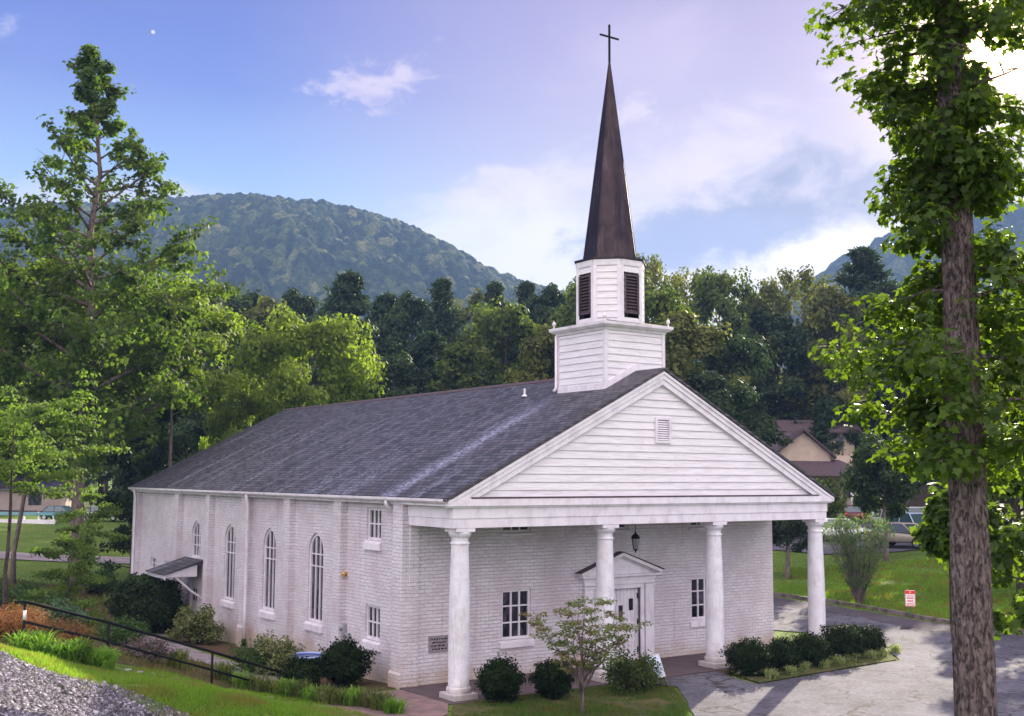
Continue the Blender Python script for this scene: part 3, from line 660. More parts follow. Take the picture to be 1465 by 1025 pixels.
# ================================================================== CHURCH
CW, DY, YB, WX = 14.566, 2.16, 29.3, -.27
ch = empty('church', (0, 0, 0), 0, 'white painted brick church with a columned porch, grey shingle roof and tall dark steeple', 'church')
def panel(mb, outer, holes, T, depth=.16, m=None):
    """flat wall with holes; T maps (a, b, inward depth) to 3d"""
    loops = [outer]+holes; vs = []; es = []
    for L in loops:
        k = len(vs); vs += [Vector(p) for p in L]; es += [(k+i, k+(i+1) % len(L)) for i in range(len(L))]
    r = delaunay_2d_cdt(vs, es, [], 1, 1e-5)
    fs = []
    for f in r[2]:
        c = sum((r[0][i] for i in f), Vector((0, 0)))/len(f)
        if any(inside(h, np.array([c.x]), np.array([c.y]))[0] for h in holes): continue
        if not inside(outer, np.array([c.x]), np.array([c.y]))[0]: continue
        fs.append(tuple(f))
    mb.add([T(v.x, v.y, 0) for v in r[0]], fs, m)
    for L in holes:
        n = len(L); mb.add([T(a, b, 0) for a, b in L]+[T(a, b, depth) for a, b in L], [(i, (i+1) % n, n+(i+1) % n, n+i) for i in range(n)], m)
def rect(a0, b0, a1, b1): return [(a0, b0), (a1, b0), (a1, b1), (a0, b1)]
def arch_pts(a0, a1, b0, b1, rise, n=9, inset=0):
    c = (a0+a1)/2; w = (a1-a0)/2; Rr = (w*w+rise*rise)/(2*w); sp = b1-rise; out = [(a0, b0), (a1, b0)]
    th = math.asin(min(1, rise/Rr))
    for i in range(n+1): q = th*i/n; out.append((c+w-Rr+Rr*math.cos(q), sp+Rr*math.sin(q)))
    for i in range(n-1, -1, -1): q = th*i/n; out.append((c-w+Rr-Rr*math.cos(q), sp+Rr*math.sin(q)))
    return out
def Tside(a, b, d): return (WX+d, a, b)
def Tfront(a, b, d): return (a, DY+d, b)
arches = [(19.95, 21.05, 2.56, 4.08, .62), (15.97, 17.12, 1.17, 4.09, .66), (11.98, 13.14, 1.155, 4.095, .66), (7.98, 9.14, 1.155, 4.10, .66)]
srects = [(3.94, 4.88, 4.06, 5.03), (3.92, 4.87, 1.07, 2.08), (25.78, 26.66, 1.66, 2.22), (23.9, 24.64, 1.78, 2.18)]
frects = [(2.97, 4.05, 1.07, 2.56), (2.97, 4.05, 4.30, 5.0), (6.95, 7.98, 4.30, 5.0), (10.80, 11.88, 1.16, 2.58), (10.80, 11.88, 4.30, 5.0)]
wm = MB()
side_door = (20.15, 21.05, -.62, 1.62)
panel(wm, rect(DY, -1.2, YB-.35, 5.24), [arch_pts(*a) for a in arches]+[rect(r[0], r[2], r[1], r[3]) for r in srects]+[rect(side_door[0], side_door[2], side_door[1], side_door[3])], Tside, .17)
panel(wm, rect(WX, -.35, CW-WX, 5.24), [rect(r[0], r[2], r[1], r[3]) for r in frects]+[rect(6.66, .0, 8.48, 2.38)], Tfront, .17)
wm.add([(CW-WX, DY, -1.2), (CW-WX, YB-.35, -1.2), (CW-WX, YB-.35, 5.24), (CW-WX, DY, 5.24)], [(0, 1, 2, 3)])
wm.add([(WX, YB-.35, -1.2), (CW-WX, YB-.35, -1.2), (CW-WX, YB-.35, 5.24), (CW/2, YB-.35, 9.2), (WX, YB-.35, 5.24)], [(0, 1, 2, 3, 4)])
for c, w in ((2.47, .6), (6.5, .52), (10.55, .52), (14.55, .52), (18.6, .52), (22.5, .52), (28.6, .68)):
    wm.box((WX-.24, c-w/2, -1.1), (WX-.0, c+w/2, 5.19))
    wm.prism([(WX-.30, -1.1), (WX-.0, -1.1), (WX-.0, .42), (WX-.243, .42), (WX-.30, .34)], 'y', c-w/2-.03, c+w/2+.03)
wm.box((WX+.0, DY-.05, -.05), (WX+.30, DY, 4.6))
wall = wm.build('wall', m_brick, ch)
def window(T, a0, a1, b0, b1, cols, rows, rise=0, sill=True, sh=.30, lintel=False, label=None, shrink=0):
    """recessed sash: frame mesh part with panes and sill below it"""
    fr = MB(); pts = arch_pts(a0, a1, b0, b1, rise) if rise else rect(a0, b0, a1, b1)
    c = ((a0+a1)/2, (b0+b1)/2); fw = .07
    ins = []
    for (a, b) in pts:
        ia = min(max(a, a0+fw), a1-fw); ib = max(b, b0+fw)
        if not rise: ib = min(ib, b1-fw)
        else:
            k = (a-c[0])/((a1-a0)/2); ia = c[0]+k*((a1-a0)/2-fw)
            if b > b1-rise: ib = (b1-rise)+(b-(b1-rise))*(rise-fw*1.4)/rise
        ins.append((ia, ib))
    n = len(pts)
    fr.add([T(a, b, .06) for a, b in pts]+[T(a, b, .06) for a, b in ins]+[T(a, b, .13) for a, b in ins], [(i, (i+1) % n, n+(i+1) % n, n+i) for i in range(n)]+[(n+i, n+(i+1) % n, 2*n+(i+1) % n, 2*n+i) for i in range(n)])
    def topz(a):
        if not rise: return b1-fw
        w = (a1-a0)/2-fw; Rr = (w*w+rise*rise)/(2*w); x = abs(a-c[0]); return b1-rise-.03+math.sqrt(max(0, Rr*Rr-(x+Rr-w)**2))
    def bar(p, q, r, s, d0=.075, d1=.125):
        vs = [T(x, y, d) for d in (d0, d1) for x, y in ((p, r), (q, r), (q, s), (p, s))]
        fr.add(vs, [(0,1,2,3),(4,5,6,7),(0,1,5,4),(1,2,6,5),(2,3,7,6),(3,0,4,7)])
    mw = .026 if not rise else .022
    for i in range(1, cols):
        a = a0+fw+(a1-a0-2*fw)*i/cols; bar(a-mw, a+mw, b0+fw, topz(a))
    for b in rows:
        if rise and b > b1-rise: w = ((a1-a0)/2-fw)*.9
        else: w = (a1-a0)/2-fw
        bar(c[0]-w, c[0]+w, b-mw*.8, b+mw*.8, .078, .128)
    o = fr.build('window', m_trim, ch)
    if label: o['label'] = label
    pm = MB(); pm.add([T(a, b, .122) for a, b in ins], [tuple(range(n))]); pm.build('pane', m_glass, o)
    if sill:
        sm = MB(); 
        vs = [T(x, y, d) for x in (a0-.09, a1+.09) for y, d in ((b0-sh, -.085), (b0-sh, .0), (b0+.0, .06), (b0-.10*sh/.3, -.085))]
        sm.add(vs, [(0,1,2,3),(7,6,5,4),(0,4,5,1),(1,5,6,2),(2,6,7,3),(3,7,4,0)]); sm.build('sill', m_trim, o)
    return o
for i, a in enumerate(arches):
    rows = [a[3]-.72, a[3]-1.12] if i else [a[3]-.62, a[3]-1.02]
    window(Tside, a[0], a[1], a[2], a[3], 3, rows, a[4], label='short pointed arched window above the side awning' if i == 0 else None)
for i, r in enumerate(srects): window(Tside, r[0], r[1], r[2], r[3], 3 if i < 2 else 2, [(r[2]+r[3])/2], sill=i < 2)
for r in frects: window(Tfront, r[0], r[1], r[2], r[3], 3, [r[2]+(r[3]-r[2])/3, r[2]+(r[3]-r[2])*2/3] if r[2] < 2 else [r[2]+.42], sill=True, sh=.24 if r[2] < 2 else .10)
# main double door with its pedimented surround
dr_ = MB()
for i in range(12):
    a = 6.66+i*(1.82/12); dr_.box((a+.006, DY+.10, .02), (a+1.82/12-.006, DY+.14, 2.37))
dr_.box((6.66, DY+.13, .0), (8.48, DY+.16, 2.375)); dr_.box((7.55, DY+.07, .02), (7.59, DY+.11, 2.37))
door = dr_.build('door', m_trim, ch)
dp = MB()
for a, b in ((7.73, 1.63), (8.17, 1.83), (7.41, 1.63), (6.97, 1.83)):
    MB().box((a-.085, DY+.085, b-.19), (a+.085, DY+.098, b+.19)).build('pane', m_glass, door)
pass
hn = MB()
for b in (.35, 1.25, 2.1):
    for a in (6.68, 8.43): MB().box((a, DY+.07, b-.09), (a+.03, DY+.098, b+.09)).build('hinge', m_black, door)
hd = MB(); hd.tube([(7.68, DY+.03, 1.0), (7.68, DY+.03, 1.2)], .014); hd.box((7.67, DY+.03, 1.0), (7.69, DY+.098, 1.02)); hd.box((7.67, DY+.03, 1.18), (7.69, DY+.098, 1.2)); hd.build('handle', m_black, door)
ds = MB()
for s, a, b in ((0, 6.52, 6.66), (0, 8.48, 8.62)): ds.box((a, DY-.06, 0), (b, DY+.07, 2.38))
ds.box((6.52, DY-.06, 2.38), (8.62, DY+.07, 2.52))
for a in (6.12, 8.66): ds.box((a, DY-.09, 0), (a+.36, DY-.002, 2.42)); ds.box((a-.03, DY-.12, 2.42), (a+.39, DY-.002, 2.50)); ds.box((a-.03, DY-.12, 0.002), (a+.39, DY-.002, .2)); ds.box((a-.02, DY-.105, 2.28), (a+.38, DY-.09, 2.33))
ds.box((6.09, DY-.10, 2.521), (9.05, DY-.002, 2.66)); ds.box((6.05, DY-.12, 2.661), (9.09, DY-.002, 2.78)); ds.box((5.93, DY-.24, 2.781), (9.21, DY-.002, 2.85))
for s in (-1, 1):
    c = 7.57
    ds.add([(c+s*1.66, DY-.26, 2.851), (c, DY-.26, 3.45), (c, DY-.26, 3.56), (c+s*1.72, DY-.26, 2.94), (c+s*1.66, DY-.002, 2.851), (c, DY-.002, 3.45), (c, DY-.002, 3.56), (c+s*1.72, DY-.002, 2.94)],
        [(0,1,2,3),(7,6,5,4),(0,4,5,1),(2,6,7,3),(3,7,4,0)])
    ds.add([(c+s*1.55, DY-.14, 2.852), (c, DY-.14, 3.40), (c, DY-.14, 3.49), (c+s*1.6, DY-.14, 2.90)], [(0,1,2,3)])
ds.add([(5.97, DY-.08, 2.851), (9.17, DY-.08, 2.851), (7.57, DY-.08, 3.46)], [(0, 1, 2)])
ds.build('door_surround', m_trim, ch)
dtop = MB()
for s in (-1, 1):
    c = 7.57
    dtop.add([(c+s*1.76, DY-.28, 2.942), (c, DY-.28, 3.563), (c, DY-.28, 3.59), (c+s*1.8, DY-.28, 2.965), (c+s*1.76, DY-.001, 2.942), (c, DY-.001, 3.563), (c, DY-.001, 3.59), (c+s*1.8, DY-.001, 2.965)], [(0,1,2,3),(7,6,5,4),(0,4,5,1),(2,6,7,3),(3,7,4,0)])
dtop.build('door_hood_roof', m_shingle2, ch)
# side door and awning
sd = MB(); sd.box((WX+.10, 20.15, -.62), (WX+.15, 21.05, 1.62)); sdo = sd.build('side_door', m_trim, ch)
sp = MB(); sp.box((WX+.085, 20.35, .75), (WX+.098, 20.52, 1.25)); sp.box((WX+.085, 20.68, .75), (WX+.098, 20.85, 1.25)); sp.build('pane', m_glass, sdo)
aw = MB(); y0, y1 = 19.45, 21.75
aw.prism([(WX-.26, 1.86), (WX-1.56, 1.86), (WX-1.56, 1.96), (WX-.26, 2.34)], 'y', y0+.04, y0+.10)
aw.prism([(WX-.0, 1.86), (WX-1.56, 1.86), (WX-1.56, 1.96), (WX-.0, 2.40)], 'y', y1-.10, y1-.04)
aw.box((WX-1.6, y0, 1.80), (WX-1.561, y1, 1.97)); aw.box((WX-1.56, y0+.1, 1.83), (WX-.26, y1-.1, 1.86))
for y in (y0+.12, y1-.2): aw.tube([(WX-.0, y, .95), (WX-.45, y, 1.25), (WX-1.1, y, 1.82)], .045, 6)
awo = aw.build('awning', m_trim, ch)
ar = MB(); ar.add([(WX-1.68, y0-.08, 1.955), (WX-1.68, y1+.08, 1.955), (WX, y1+.08, 2.48), (WX, y0-.08, 2.48), (WX-1.68, y0-.08, 1.985), (WX-1.68, y1+.08, 1.985), (WX, y1+.08, 2.515), (WX, y0-.08, 2.515)],
    [(0,3,2,1),(4,5,6,7),(0,1,5,4),(1,2,6,5),(2,3,7,6),(3,0,4,7)]); ar.build('awning_roof', m_shingle, awo)
# columns
for x in (.104, 5.245, 9.778, 14.648):
    c = MB(); c.lathe([(.335, .15), (.345, .19), (.345, .26), (.33, .30), (.30, .315), (.30, .35), (.292, .37), (.297, 1.4), (.292, 2.2), (.272, 3.2), (.243, 4.12), (.243, 4.14), (.268, 4.15), (.272, 4.175), (.268, 4.20), (.240, 4.21), (.238, 4.32), (.245, 4.335), (.28, 4.36), (.315, 4.42), (.322, 4.47), (.31, 4.485)], 40)
    cc = c.build('column', m_plaster, ch, smooth=True); cc.location = (x, 0, 0)
    md_ = cc.modifiers.new('e', 'EDGE_SPLIT'); md_.split_angle = rad(40)
    b = MB().box((-.39, -.39, -.12), (.39, .39, .15)).build('plinth', m_plaster, cc, bevel=.02)
    a = MB().box((-.31, -.31, 4.487), (.31, .31, 4.598)).build('abacus', m_trim, cc, bevel=.01)
# entablature and cornice
e = MB()
def ring(z0, z1, o, wth=.62):   # front beam and two returns
    e.box((-o, -o, z0), (CW+o, -o+wth, z1)); e.box((-o, -o+wth, z0), (-o+wth, DY-.001, z1)); e.box((CW+o-wth, -o+wth, z0), (CW+o, DY-.001, z1))
ring(4.60, 4.86, .32); ring(4.861, 5.19, .345, .64)
e.build('entablature', m_trim, ch)
cn = MB(); ox, oy, ze = .571, .455, 5.365
cn.box((-ox, -oy, 5.20), (CW+ox, DY-.05, 5.40)); cn.box((-ox+.06, -oy+.06, 5.15), (CW+ox-.06, -.2, 5.199))
cn.box((-ox+.05, DY-.049, 5.20), (WX+.1, YB-.02, 5.34)); cn.box((CW+.2, DY-.049, 5.20), (CW+ox, YB-.02, 5.34))
cn.build('cornice', m_trim, ch)
MB().box((-ox+.78, -oy-.012, 5.402), (CW+ox-.78, -.302, 5.445)).build('cornice_flashing', m_shingle2, ch)
MB().box((WX+.3, -.2, 5.12), (CW-.3, DY-.002, 5.14)).build('porch_ceiling', m_trim, ch)
sl = (9.355-ze)/(CW/2+ox)
def rz_(x): return ze+sl*(min(x, CW-x)+ox)
# tympanum of lapped boards
cl = MB(); z = 5.402; ex = .232; yf = -.27
while z < 9.2:
    z1 = min(z+ex, 9.25)
    def hw(zz): return max(.0, CW/2-((zz-ze)/sl-ox)-.12)
    a0, a1 = hw(z), hw(z1); c = CW/2
    cl.add([(c-a0, yf-.034, z), (c+a0, yf-.034, z), (c+a1, yf, z1+.01), (c-a1, yf, z1+.01), (c-a0, yf, z), (c+a0, yf, z)], [(0, 1, 2, 3), (4, 5, 1, 0)])
    z = z1
cl.build('gable_siding', m_siding, ch)
gp = MB(); gp.add([(.0, yf+.012, 5.40), (CW, yf+.012, 5.40), (CW/2, yf+.012, 9.25)], [(0, 1, 2)]); gp.build('gable_backing', m_gap, ch)
# rake boards
rk = MB()
def rake(yA, yB, t0, t1, xin=0):
    c = CW/2; k = math.sqrt(1+sl*sl)
    for s in (0, 1):
        X = lambda x: x if s == 0 else CW-x
        x0 = -ox+xin
        P0 = (x0, rz_(x0)-t1*k); P1 = (c, rz_(c)-t1*k); Q1 = (c, rz_(c)-t0*k); Q0 = (x0, rz_(x0)-t0*k)
        if t1*k > .2 :   # cut off at the cornice
            zc = 5.401; xc = ((zc+t1*k)-ze)/sl-ox; P0 = (xc, zc)
            poly = [(x0, max(zc-.0, Q0[1]-.02)), P0, P1, Q1, Q0] if Q0[1] > zc else [((zc+t0*k-ze)/sl-ox, zc), P0, P1, Q1]
        else: poly = [P0, P1, Q1, Q0]
        poly = [(X(a), b) for a, b in poly]
        rk.prism(poly, 'y', yA, yB)
rake(-.40, -.20, .03, .40); rake(-.435, -.401, .03, .24); rake(-.47, -.436, .03, .11)
rk.build('rake_board', m_trim, ch)
# roof
rf = MB(); k2 = .075*math.sqrt(1+sl*sl)
for s in (0, 1):
    X = (lambda x: x) if s == 0 else (lambda x: CW-x)
    a, b = (X(-ox-.06), X(CW/2)); za, zb = rz_(-ox)-.06*sl, rz_(CW/2)
    n_ = 30
    ya, yb = -.50, YB
    vs = [(a, ya, za), (b, ya, zb), (b, yb, zb), (a, yb, za), (a, ya, za+k2), (b, ya, zb+k2), (b, yb, zb+k2), (a, yb, za+k2)]
    rf.add(vs, [(0,1,2,3),(4,7,6,5),(0,4,5,1),(1,5,6,2),(2,6,7,3),(3,7,4,0)])
roof = rf.build('roof', m_shingle, ch)
MB().prism([(CW/2-.16, rz_(CW/2)+k2-.07), (CW/2, rz_(CW/2)+k2+.012), (CW/2+.16, rz_(CW/2)+k2-.07), (CW/2+.15, rz_(CW/2)+k2-.05), (CW/2, rz_(CW/2)+k2+.05), (CW/2-.15, rz_(CW/2)+k2-.05)], 'y', 3.42, YB+.02).build('ridge_cap', m_shingle2, roof)
vp = MB().tube([(6.0, 5.32, rz_(6.0)), (6.0, 5.32, rz_(6.0)+.36)], .038, 10); vp.lathe([(.12, 0), (.05, .07)], 12, M=Matrix.Translation((6.0, 5.32, rz_(6.0)+k2))); vp.build('vent_pipe', m_trim, roof)
# gutter and downspouts
gt = MB(); gz = 5.30
prof_ = [(-.0, .1), (-.0, -.0), (-.07, -.02), (-.12, .03), (-.125, .1), (-.11, .1), (-.105, .04), (-.065, -.005), (-.015, .015), (-.012, .1)]
gt.prism([(-ox-.0+a, gz+b) for a, b in prof_], 'y', -.36, YB-.02)
gt.build('gutter', m_trim, ch)
for yd, full in ((14.02, 1), (28.42, 1), (2.98, 0)):
    d = MB(); x0 = -ox-.05; xw = WX-.30 if full else WX-.05
    if yd == 28.42: xw = WX-.30
    pts = [(x0, yd, gz), (x0, yd, gz-.12), ((x0+xw)/2, yd-.02, gz-.28), (xw, yd, gz-.36)]
    if full: pts += [(xw, yd, 1.0), (xw, yd, Hs(WX-.4, yd)+.35)]
    else: pts += [(xw+.02, yd, gz-.4)]
    d.tube(pts, .06, 8); dsp = d.build('downspout', m_trim, ch, smooth=True)
    if full == 1 and yd < 20: MB().tube([(xw, yd, Hs(WX-.4, yd)+.36), (xw, yd, Hs(WX-.4, yd)-.1)], .08, 8).build('drain_pipe', m_black, dsp)
# gable vent
gv = MB(); 
gv.box((7.02, yf-.085, 7.07), (7.10, yf+.0, 7.88)); gv.box((7.58, yf-.085, 7.07), (7.66, yf, 7.88)); gv.box((7.101, yf-.083, 7.80), (7.579, yf, 7.88)); gv.box((7.101, yf-.083, 7.07), (7.579, yf, 7.15))
for i in range(9):
    zz = 7.165+i*.07; gv.add([(7.10, yf-.07, zz), (7.58, yf-.07, zz), (7.58, yf-.035, zz+.055), (7.10, yf-.035, zz+.055)], [(0, 1, 2, 3)])
gvo = gv.build('gable_vent', m_trim, ch); MB().box((7.10, yf-.034, 7.15), (7.58, yf-.03, 7.80)).build('vent_backing', m_dark, gvo)
# plaque, meter, lamp
pq = MB().box((.40, DY-.03, .90), (1.06, DY-.002, 1.37)); pqo = pq.build('plaque', mat('stone_plaque', rough=.5, fn=noisy((.20, .17, .19), (.30, .26, .28), 9, .2)), ch)
pt = MB(); rr = random.Random(4)
for r in range(4):
    a = .46+rr.uniform(0, .06); z0 = 1.26-r*.095
    while a < .96:
        w = rr.uniform(.04, .12); pt.box((a, DY-.036, z0), (min(a+w, 1.0), DY-.031, z0+.035)); a += w+.03
pt.build('lettering', m_dark, pqo)
em = MB().box((WX-.13, 6.12, .98), (WX, 6.40, 1.36)); em.lathe([(.10, 0), (.10, .07), (.07, .10)], 16, M=Matrix.Translation((WX-.13, 6.26, 1.24)) @ Matrix.Rotation(rad(-90), 4, 'Y'))
em.box((WX-.10, 5.86, .92), (WX, 6.05, 1.10)); em.tube([(WX-.05, 6.26, .98), (WX-.05, 6.26, -.3)], .025, 6); em.tube([(WX-.05, 6.26, 1.36), (WX-.05, 6.26, 2.2)], .02, 6)
em.build('electric_meter', mat('grey_paint', rough=.5, fn=noisy((.36, .38, .40), (.25, .25, .27), 8, .1)), ch, bevel=.008)
wl = MB().lathe([(.05, -.05), (.08, .0), (.05, .06), (.02, .08)], 12, M=Matrix.Translation((WX-.10, 6.2, 2.91))); wl.box((WX-.06, 6.16, 2.87), (WX, 6.24, 2.97)); wl.tube([(WX-.1, 6.2, 2.88), (WX-.14, 6.12, 2.8)], .035, 8)
wl.build('wall_light', mat('brass', (.55, .33, .10), .35, .6), ch)
# ---- steeple
st = MB(); bx0, bx1, by0, by1 = 6.05, 8.51, .935, 3.39; cy_ = (by0+by1)/2; cx_ = (bx0+bx1)/2
z = 8.15; zt = 10.75
while z < zt-.01:
    z1 = min(z+.222, zt); p = .03
    st.add([(bx0, by0-p, z), (bx1, by0-p, z), (bx1, by0, z1+.01), (bx0, by0, z1+.01), (bx0, by0, z), (bx1, by0, z)], [(0, 1, 2, 3), (4, 5, 1, 0)])
    st.add([(bx0-p, by1, z), (bx0-p, by0, z), (bx0, by0, z1+.01), (bx0, by1, z1+.01), (bx0, by1, z), (bx0, by0, z)], [(0, 1, 2, 3), (4, 5, 1, 0)])
    st.add([(bx1+p, by0, z), (bx1+p, by1, z), (bx1, by1, z1+.01), (bx1, by0, z1+.01), (bx1, by0, z), (bx1, by1, z)], [(0, 1, 2, 3), (4, 5, 1, 0)])
    st.add([(bx1, by1+p, z), (bx0, by1+p, z), (bx0, by1, z1+.01), (bx1, by1, z1+.01), (bx1, by1, z), (bx0, by1, z)], [(0, 1, 2, 3), (4, 5, 1, 0)])
    z = z1
sb = st.build('steeple_base', m_siding, ch)
tb = MB()
for x in (bx0, bx1):
    for y in (by0, by1): MB().box((x-.045 if x == bx0 else x-.07, y-.045 if y == by0 else y-.07, 8.1), (x+.07 if x == bx0 else x+.045, y+.07 if y == by0 else y+.045, zt)).build('corner_board', m_trim, sb)
zl = rz_(bx0)+k2
tb.box((bx0-.06, by0+.071, zl-.1), (bx0-.002, by1-.071, zl+.17))
for s in (-1, 1):
    x1 = cx_+s*(bx1-cx_-.075)
    X0 = CW/2
    tb.add([(x1, by0-.06, rz_(x1)+k2-.1), (X0, by0-.06, rz_(X0)+k2-.1), (X0, by0-.06, rz_(X0)+k2+.22), (x1, by0-.06, rz_(x1)+k2+.20), (x1, by0-.001, rz_(x1)+k2-.1), (X0, by0-.001, rz_(X0)+k2-.1), (X0, by0-.001, rz_(X0)+k2+.22), (x1, by0-.001, rz_(x1)+k2+.20)],
        [(0,1,2,3),(2,6,7,3),(0,3,7,4)])
tb.build('flashing_board', m_trim, sb)
cr = MB()
def slab(o0, o1, z0, z1):
    cr.add([(bx0-o0, by0-o0, z0), (bx1+o0, by0-o0, z0), (bx1+o0, by1+o0, z0), (bx0-o0, by1+o0, z0), (bx0-o1, by0-o1, z1), (bx1+o1, by0-o1, z1), (bx1+o1, by1+o1, z1), (bx0-o1, by1+o1, z1)],
        [(0,3,2,1),(4,5,6,7),(0,1,5,4),(1,2,6,5),(2,3,7,6),(3,0,4,7)])
slab(.06, .10, 10.70, 10.79); slab(.16, .24, 10.791, 10.86); slab(.24, .25, 10.861, 10.95)
cro = cr.build('steeple_cornice', m_trim, sb)
dk = MB(); dk.add([(bx0-.24, by0-.24, 10.952), (bx1+.24, by0-.24, 10.952), (bx1+.24, by1+.24, 10.952), (bx0-.24, by1+.24, 10.952), (cx_-.8, cy_-.8, 11.10), (cx_+.8, cy_-.8, 11.10), (cx_+.8, cy_+.8, 11.10), (cx_-.8, cy_+.8, 11.10)], [(0,1,5,4),(1,2,6,5),(2,3,7,6),(3,0,4,7),(4,5,6,7)])
dk.build('steeple_deck', m_shingle2, sb)
for x, y in ((bx0-.12, by0-.12), (bx1+.12, by0-.12), (bx0-.12, by1+.12), (bx1+.12, by1+.12)):
    f = MB().lathe([(.045, 0), (.05, .02), (.025, .05), (.025, .08), (.055, .12), (.065, .17), (.045, .22), (.015, .25), (.005, .29)], 12, M=Matrix.Translation((x, y, 10.95))); f.build('finial', m_trim, sb, smooth=True)
MB().tube([(bx0-.1, by1+.02, 10.72), (bx0-.1, by1+.02, zl+.16), (bx0-.2, by1+.02, zl+.03)], .05, 8).build('downspout', m_trim, sb, smooth=True)
# octagonal belfry with faces square to the church
ap_, zb0, zb1 = 1.065, 10.96, 13.1; hs = ap_*math.tan(rad(22.5))
bf = MB(); lv = []
for i in range(8):
    a = rad(45*i-90); nx_, ny_ = math.cos(a), math.sin(a); tx, ty = -ny_, nx_
    def Q(s, o, zz): return (cx_+nx_*(ap_+o)+tx*s, cy_+ny_*(ap_+o)+ty*s, zz)
    card = i % 2 == 0; z = zb0
    while z < zb1-.001:
        z1 = min(z+.215, zb1); seg = [(-hs, hs)]
        if card and z+.1 > 11.25 and z+.1 < 12.72: seg = [(-hs, -.31), (.31, hs)]
        for s0, s1 in seg: bf.add([Q(s0, .025, z), Q(s1, .025, z), Q(s1, 0, z1+.01), Q(s0, 0, z1+.01), Q(s0, 0, z), Q(s1, 0, z)], [(0, 1, 2, 3), (4, 5, 1, 0)], m_siding)
        z = z1
    for s0, s1 in ((-hs-.012, -hs+.11), (hs-.11, hs+.012)): bf.add([Q(s0, .03, zb0), Q(s1, .03, zb0), Q(s1, .03, zb1), Q(s0, .03, zb1), Q(s0, 0, zb0), Q(s1, 0, zb0), Q(s1, 0, zb1), Q(s0, 0, zb1)], [(0,1,2,3),(0,4,7,3),(1,5,6,2)], m_trim)
    bf.add([Q(-hs, .034, zb1-.2), Q(hs, .034, zb1-.2), Q(hs, .05, zb1), Q(-hs, .05, zb1)], [(0, 1, 2, 3)], m_trim)
    if card: lv.append(Q)
bel = bf.build('belfry', None, ch)
for i, a in enumerate((-90, 0, 90, 180)):
    a = rad(a); nx_, ny_ = math.cos(a), math.sin(a); tx, ty = -ny_, nx_
    def Q(s, o, zz): return (cx_+nx_*(ap_+o)+tx*s, cy_+ny_*(ap_+o)+ty*s, zz)
    L = MB(); z0, z1 = 11.32, 12.62
    def bx(s0, s1, za, zb_, o0, o1):
        L.add([Q(s0, o0, za), Q(s1, o0, za), Q(s1, o1, za), Q(s0, o1, za), Q(s0, o0, zb_), Q(s1, o0, zb_), Q(s1, o1, zb_), Q(s0, o1, zb_)], [(0,3,2,1),(4,5,6,7),(0,1,5,4),(1,2,6,5),(2,3,7,6),(3,0,4,7)])
    bx(-.31, -.24, z0, z1, -.05, .045); bx(.24, .31, z0, z1, -.05, .045); bx(-.239, .239, z1-.07, z1, -.05, .045); bx(-.239, .239, z0, z0+.07, -.05, .045)
    for k in range(11):
        zz = z0+.08+k*.105; L.add([Q(-.24, .03, zz), Q(.24, .03, zz), Q(.24, -.04, zz+.085), Q(-.24, -.04, zz+.085), Q(-.24, .03, zz+.02), Q(.24, .03, zz+.02)], [(0, 1, 2, 3), (0, 1, 5, 4)])
    lo_ = L.build('louver', m_louver, bel)
    B_ = MB(); B_.add([Q(-.24, -.045, z0), Q(.24, -.045, z0), Q(.24, -.045, z1), Q(-.24, -.045, z1)], [(0, 1, 2, 3)]); B_.build('louver_backing', m_dark, lo_)
cap_ = MB(); T8 = Matrix.Translation((cx_, cy_, 0)); R8 = 1/math.cos(rad(22.5))
cap_.lathe([(1.10*R8, 13.08), (1.15*R8, 13.11), (1.15*R8, 13.17), (.98*R8, 13.20)], 8, M=T8, phase=.5); cap_.build('belfry_rim', m_copper, bel)
spz = [(0, 13.19, .885), (0, 13.4, .85)]+[(0, 13.4+(20.14-13.4)*i/9, .85+(0.028-.85)*(i/9)) for i in range(1, 10)]
sp_ = MB(); sp_.lathe([(r*R8*.985, z) for _, z, r in spz], 8, M=T8, phase=.5)
for i in range(8):
    a = rad(45*i+22.5); sp_.tube([(cx_+math.cos(a)*r*R8*.99, cy_+math.sin(a)*r*R8*.99, z) for _, z, r in spz], [.022, .02, .018, .017, .016, .015, .014, .012, .01, .008, .005], 5)
rr = random.Random(3)
for i in range(8):
    a0, a1 = rad(45*i-22.5), rad(45*i+22.5); z = 13.3
    while z < 18.6:
        z += rr.uniform(.6, 1.1); f = (20.14-z)/6.74*.85*R8*.99
        sp_.tube([(cx_+math.cos(q)*f, cy_+math.sin(q)*f, z) for q in (a0, a1)], .009, 4)
spo = sp_.build('spire', m_copper, ch)
cs = MB(); cs.box((cx_-.028, cy_-.028, 20.05), (cx_+.028, cy_+.028, 21.46)); cs.box((cx_-.41, cy_-.022, 21.0), (cx_-.029, cy_+.022, 21.055)); cs.box((cx_+.029, cy_-.022, 21.0), (cx_+.41, cy_+.022, 21.055))
cs.build('cross', m_black, spo)
# lantern hanging in the porch
ln = empty('hanging_lantern', (7.4, 1.1, 3.6), 0, 'small black iron lantern on a chain in the porch', 'lantern')
a = MB().lathe([(.0, .0), (.03, .02), (.015, .06), (.06, .10), (.075, .12)], 8).lathe([(.13, .45), (.15, .47), (.10, .56), (.03, .62), (.02, .68)], 8)
for i in range(6):
    q = rad(60*i); a.tube([(.07*math.cos(q), .07*math.sin(q), .12), (.125*math.cos(q), .125*math.sin(q), .455)], .009, 5)
a.build('frame', m_black, ln); MB().lathe([(.06, .125), (.112, .45)], 6).build('glass', mat('lantern_glass', (.35, .33, .36), .2), ln)
c = MB(); c.tube([(0, 0, .66), (0, 0, 1.52)], .009, 5)
for i in range(12): c.lathe([(.006, 0), (.02, .02), (.006, .04)], 6, M=Matrix.Translation((0, 0, .7+i*.067)))
c.build('chain', m_black, ln)

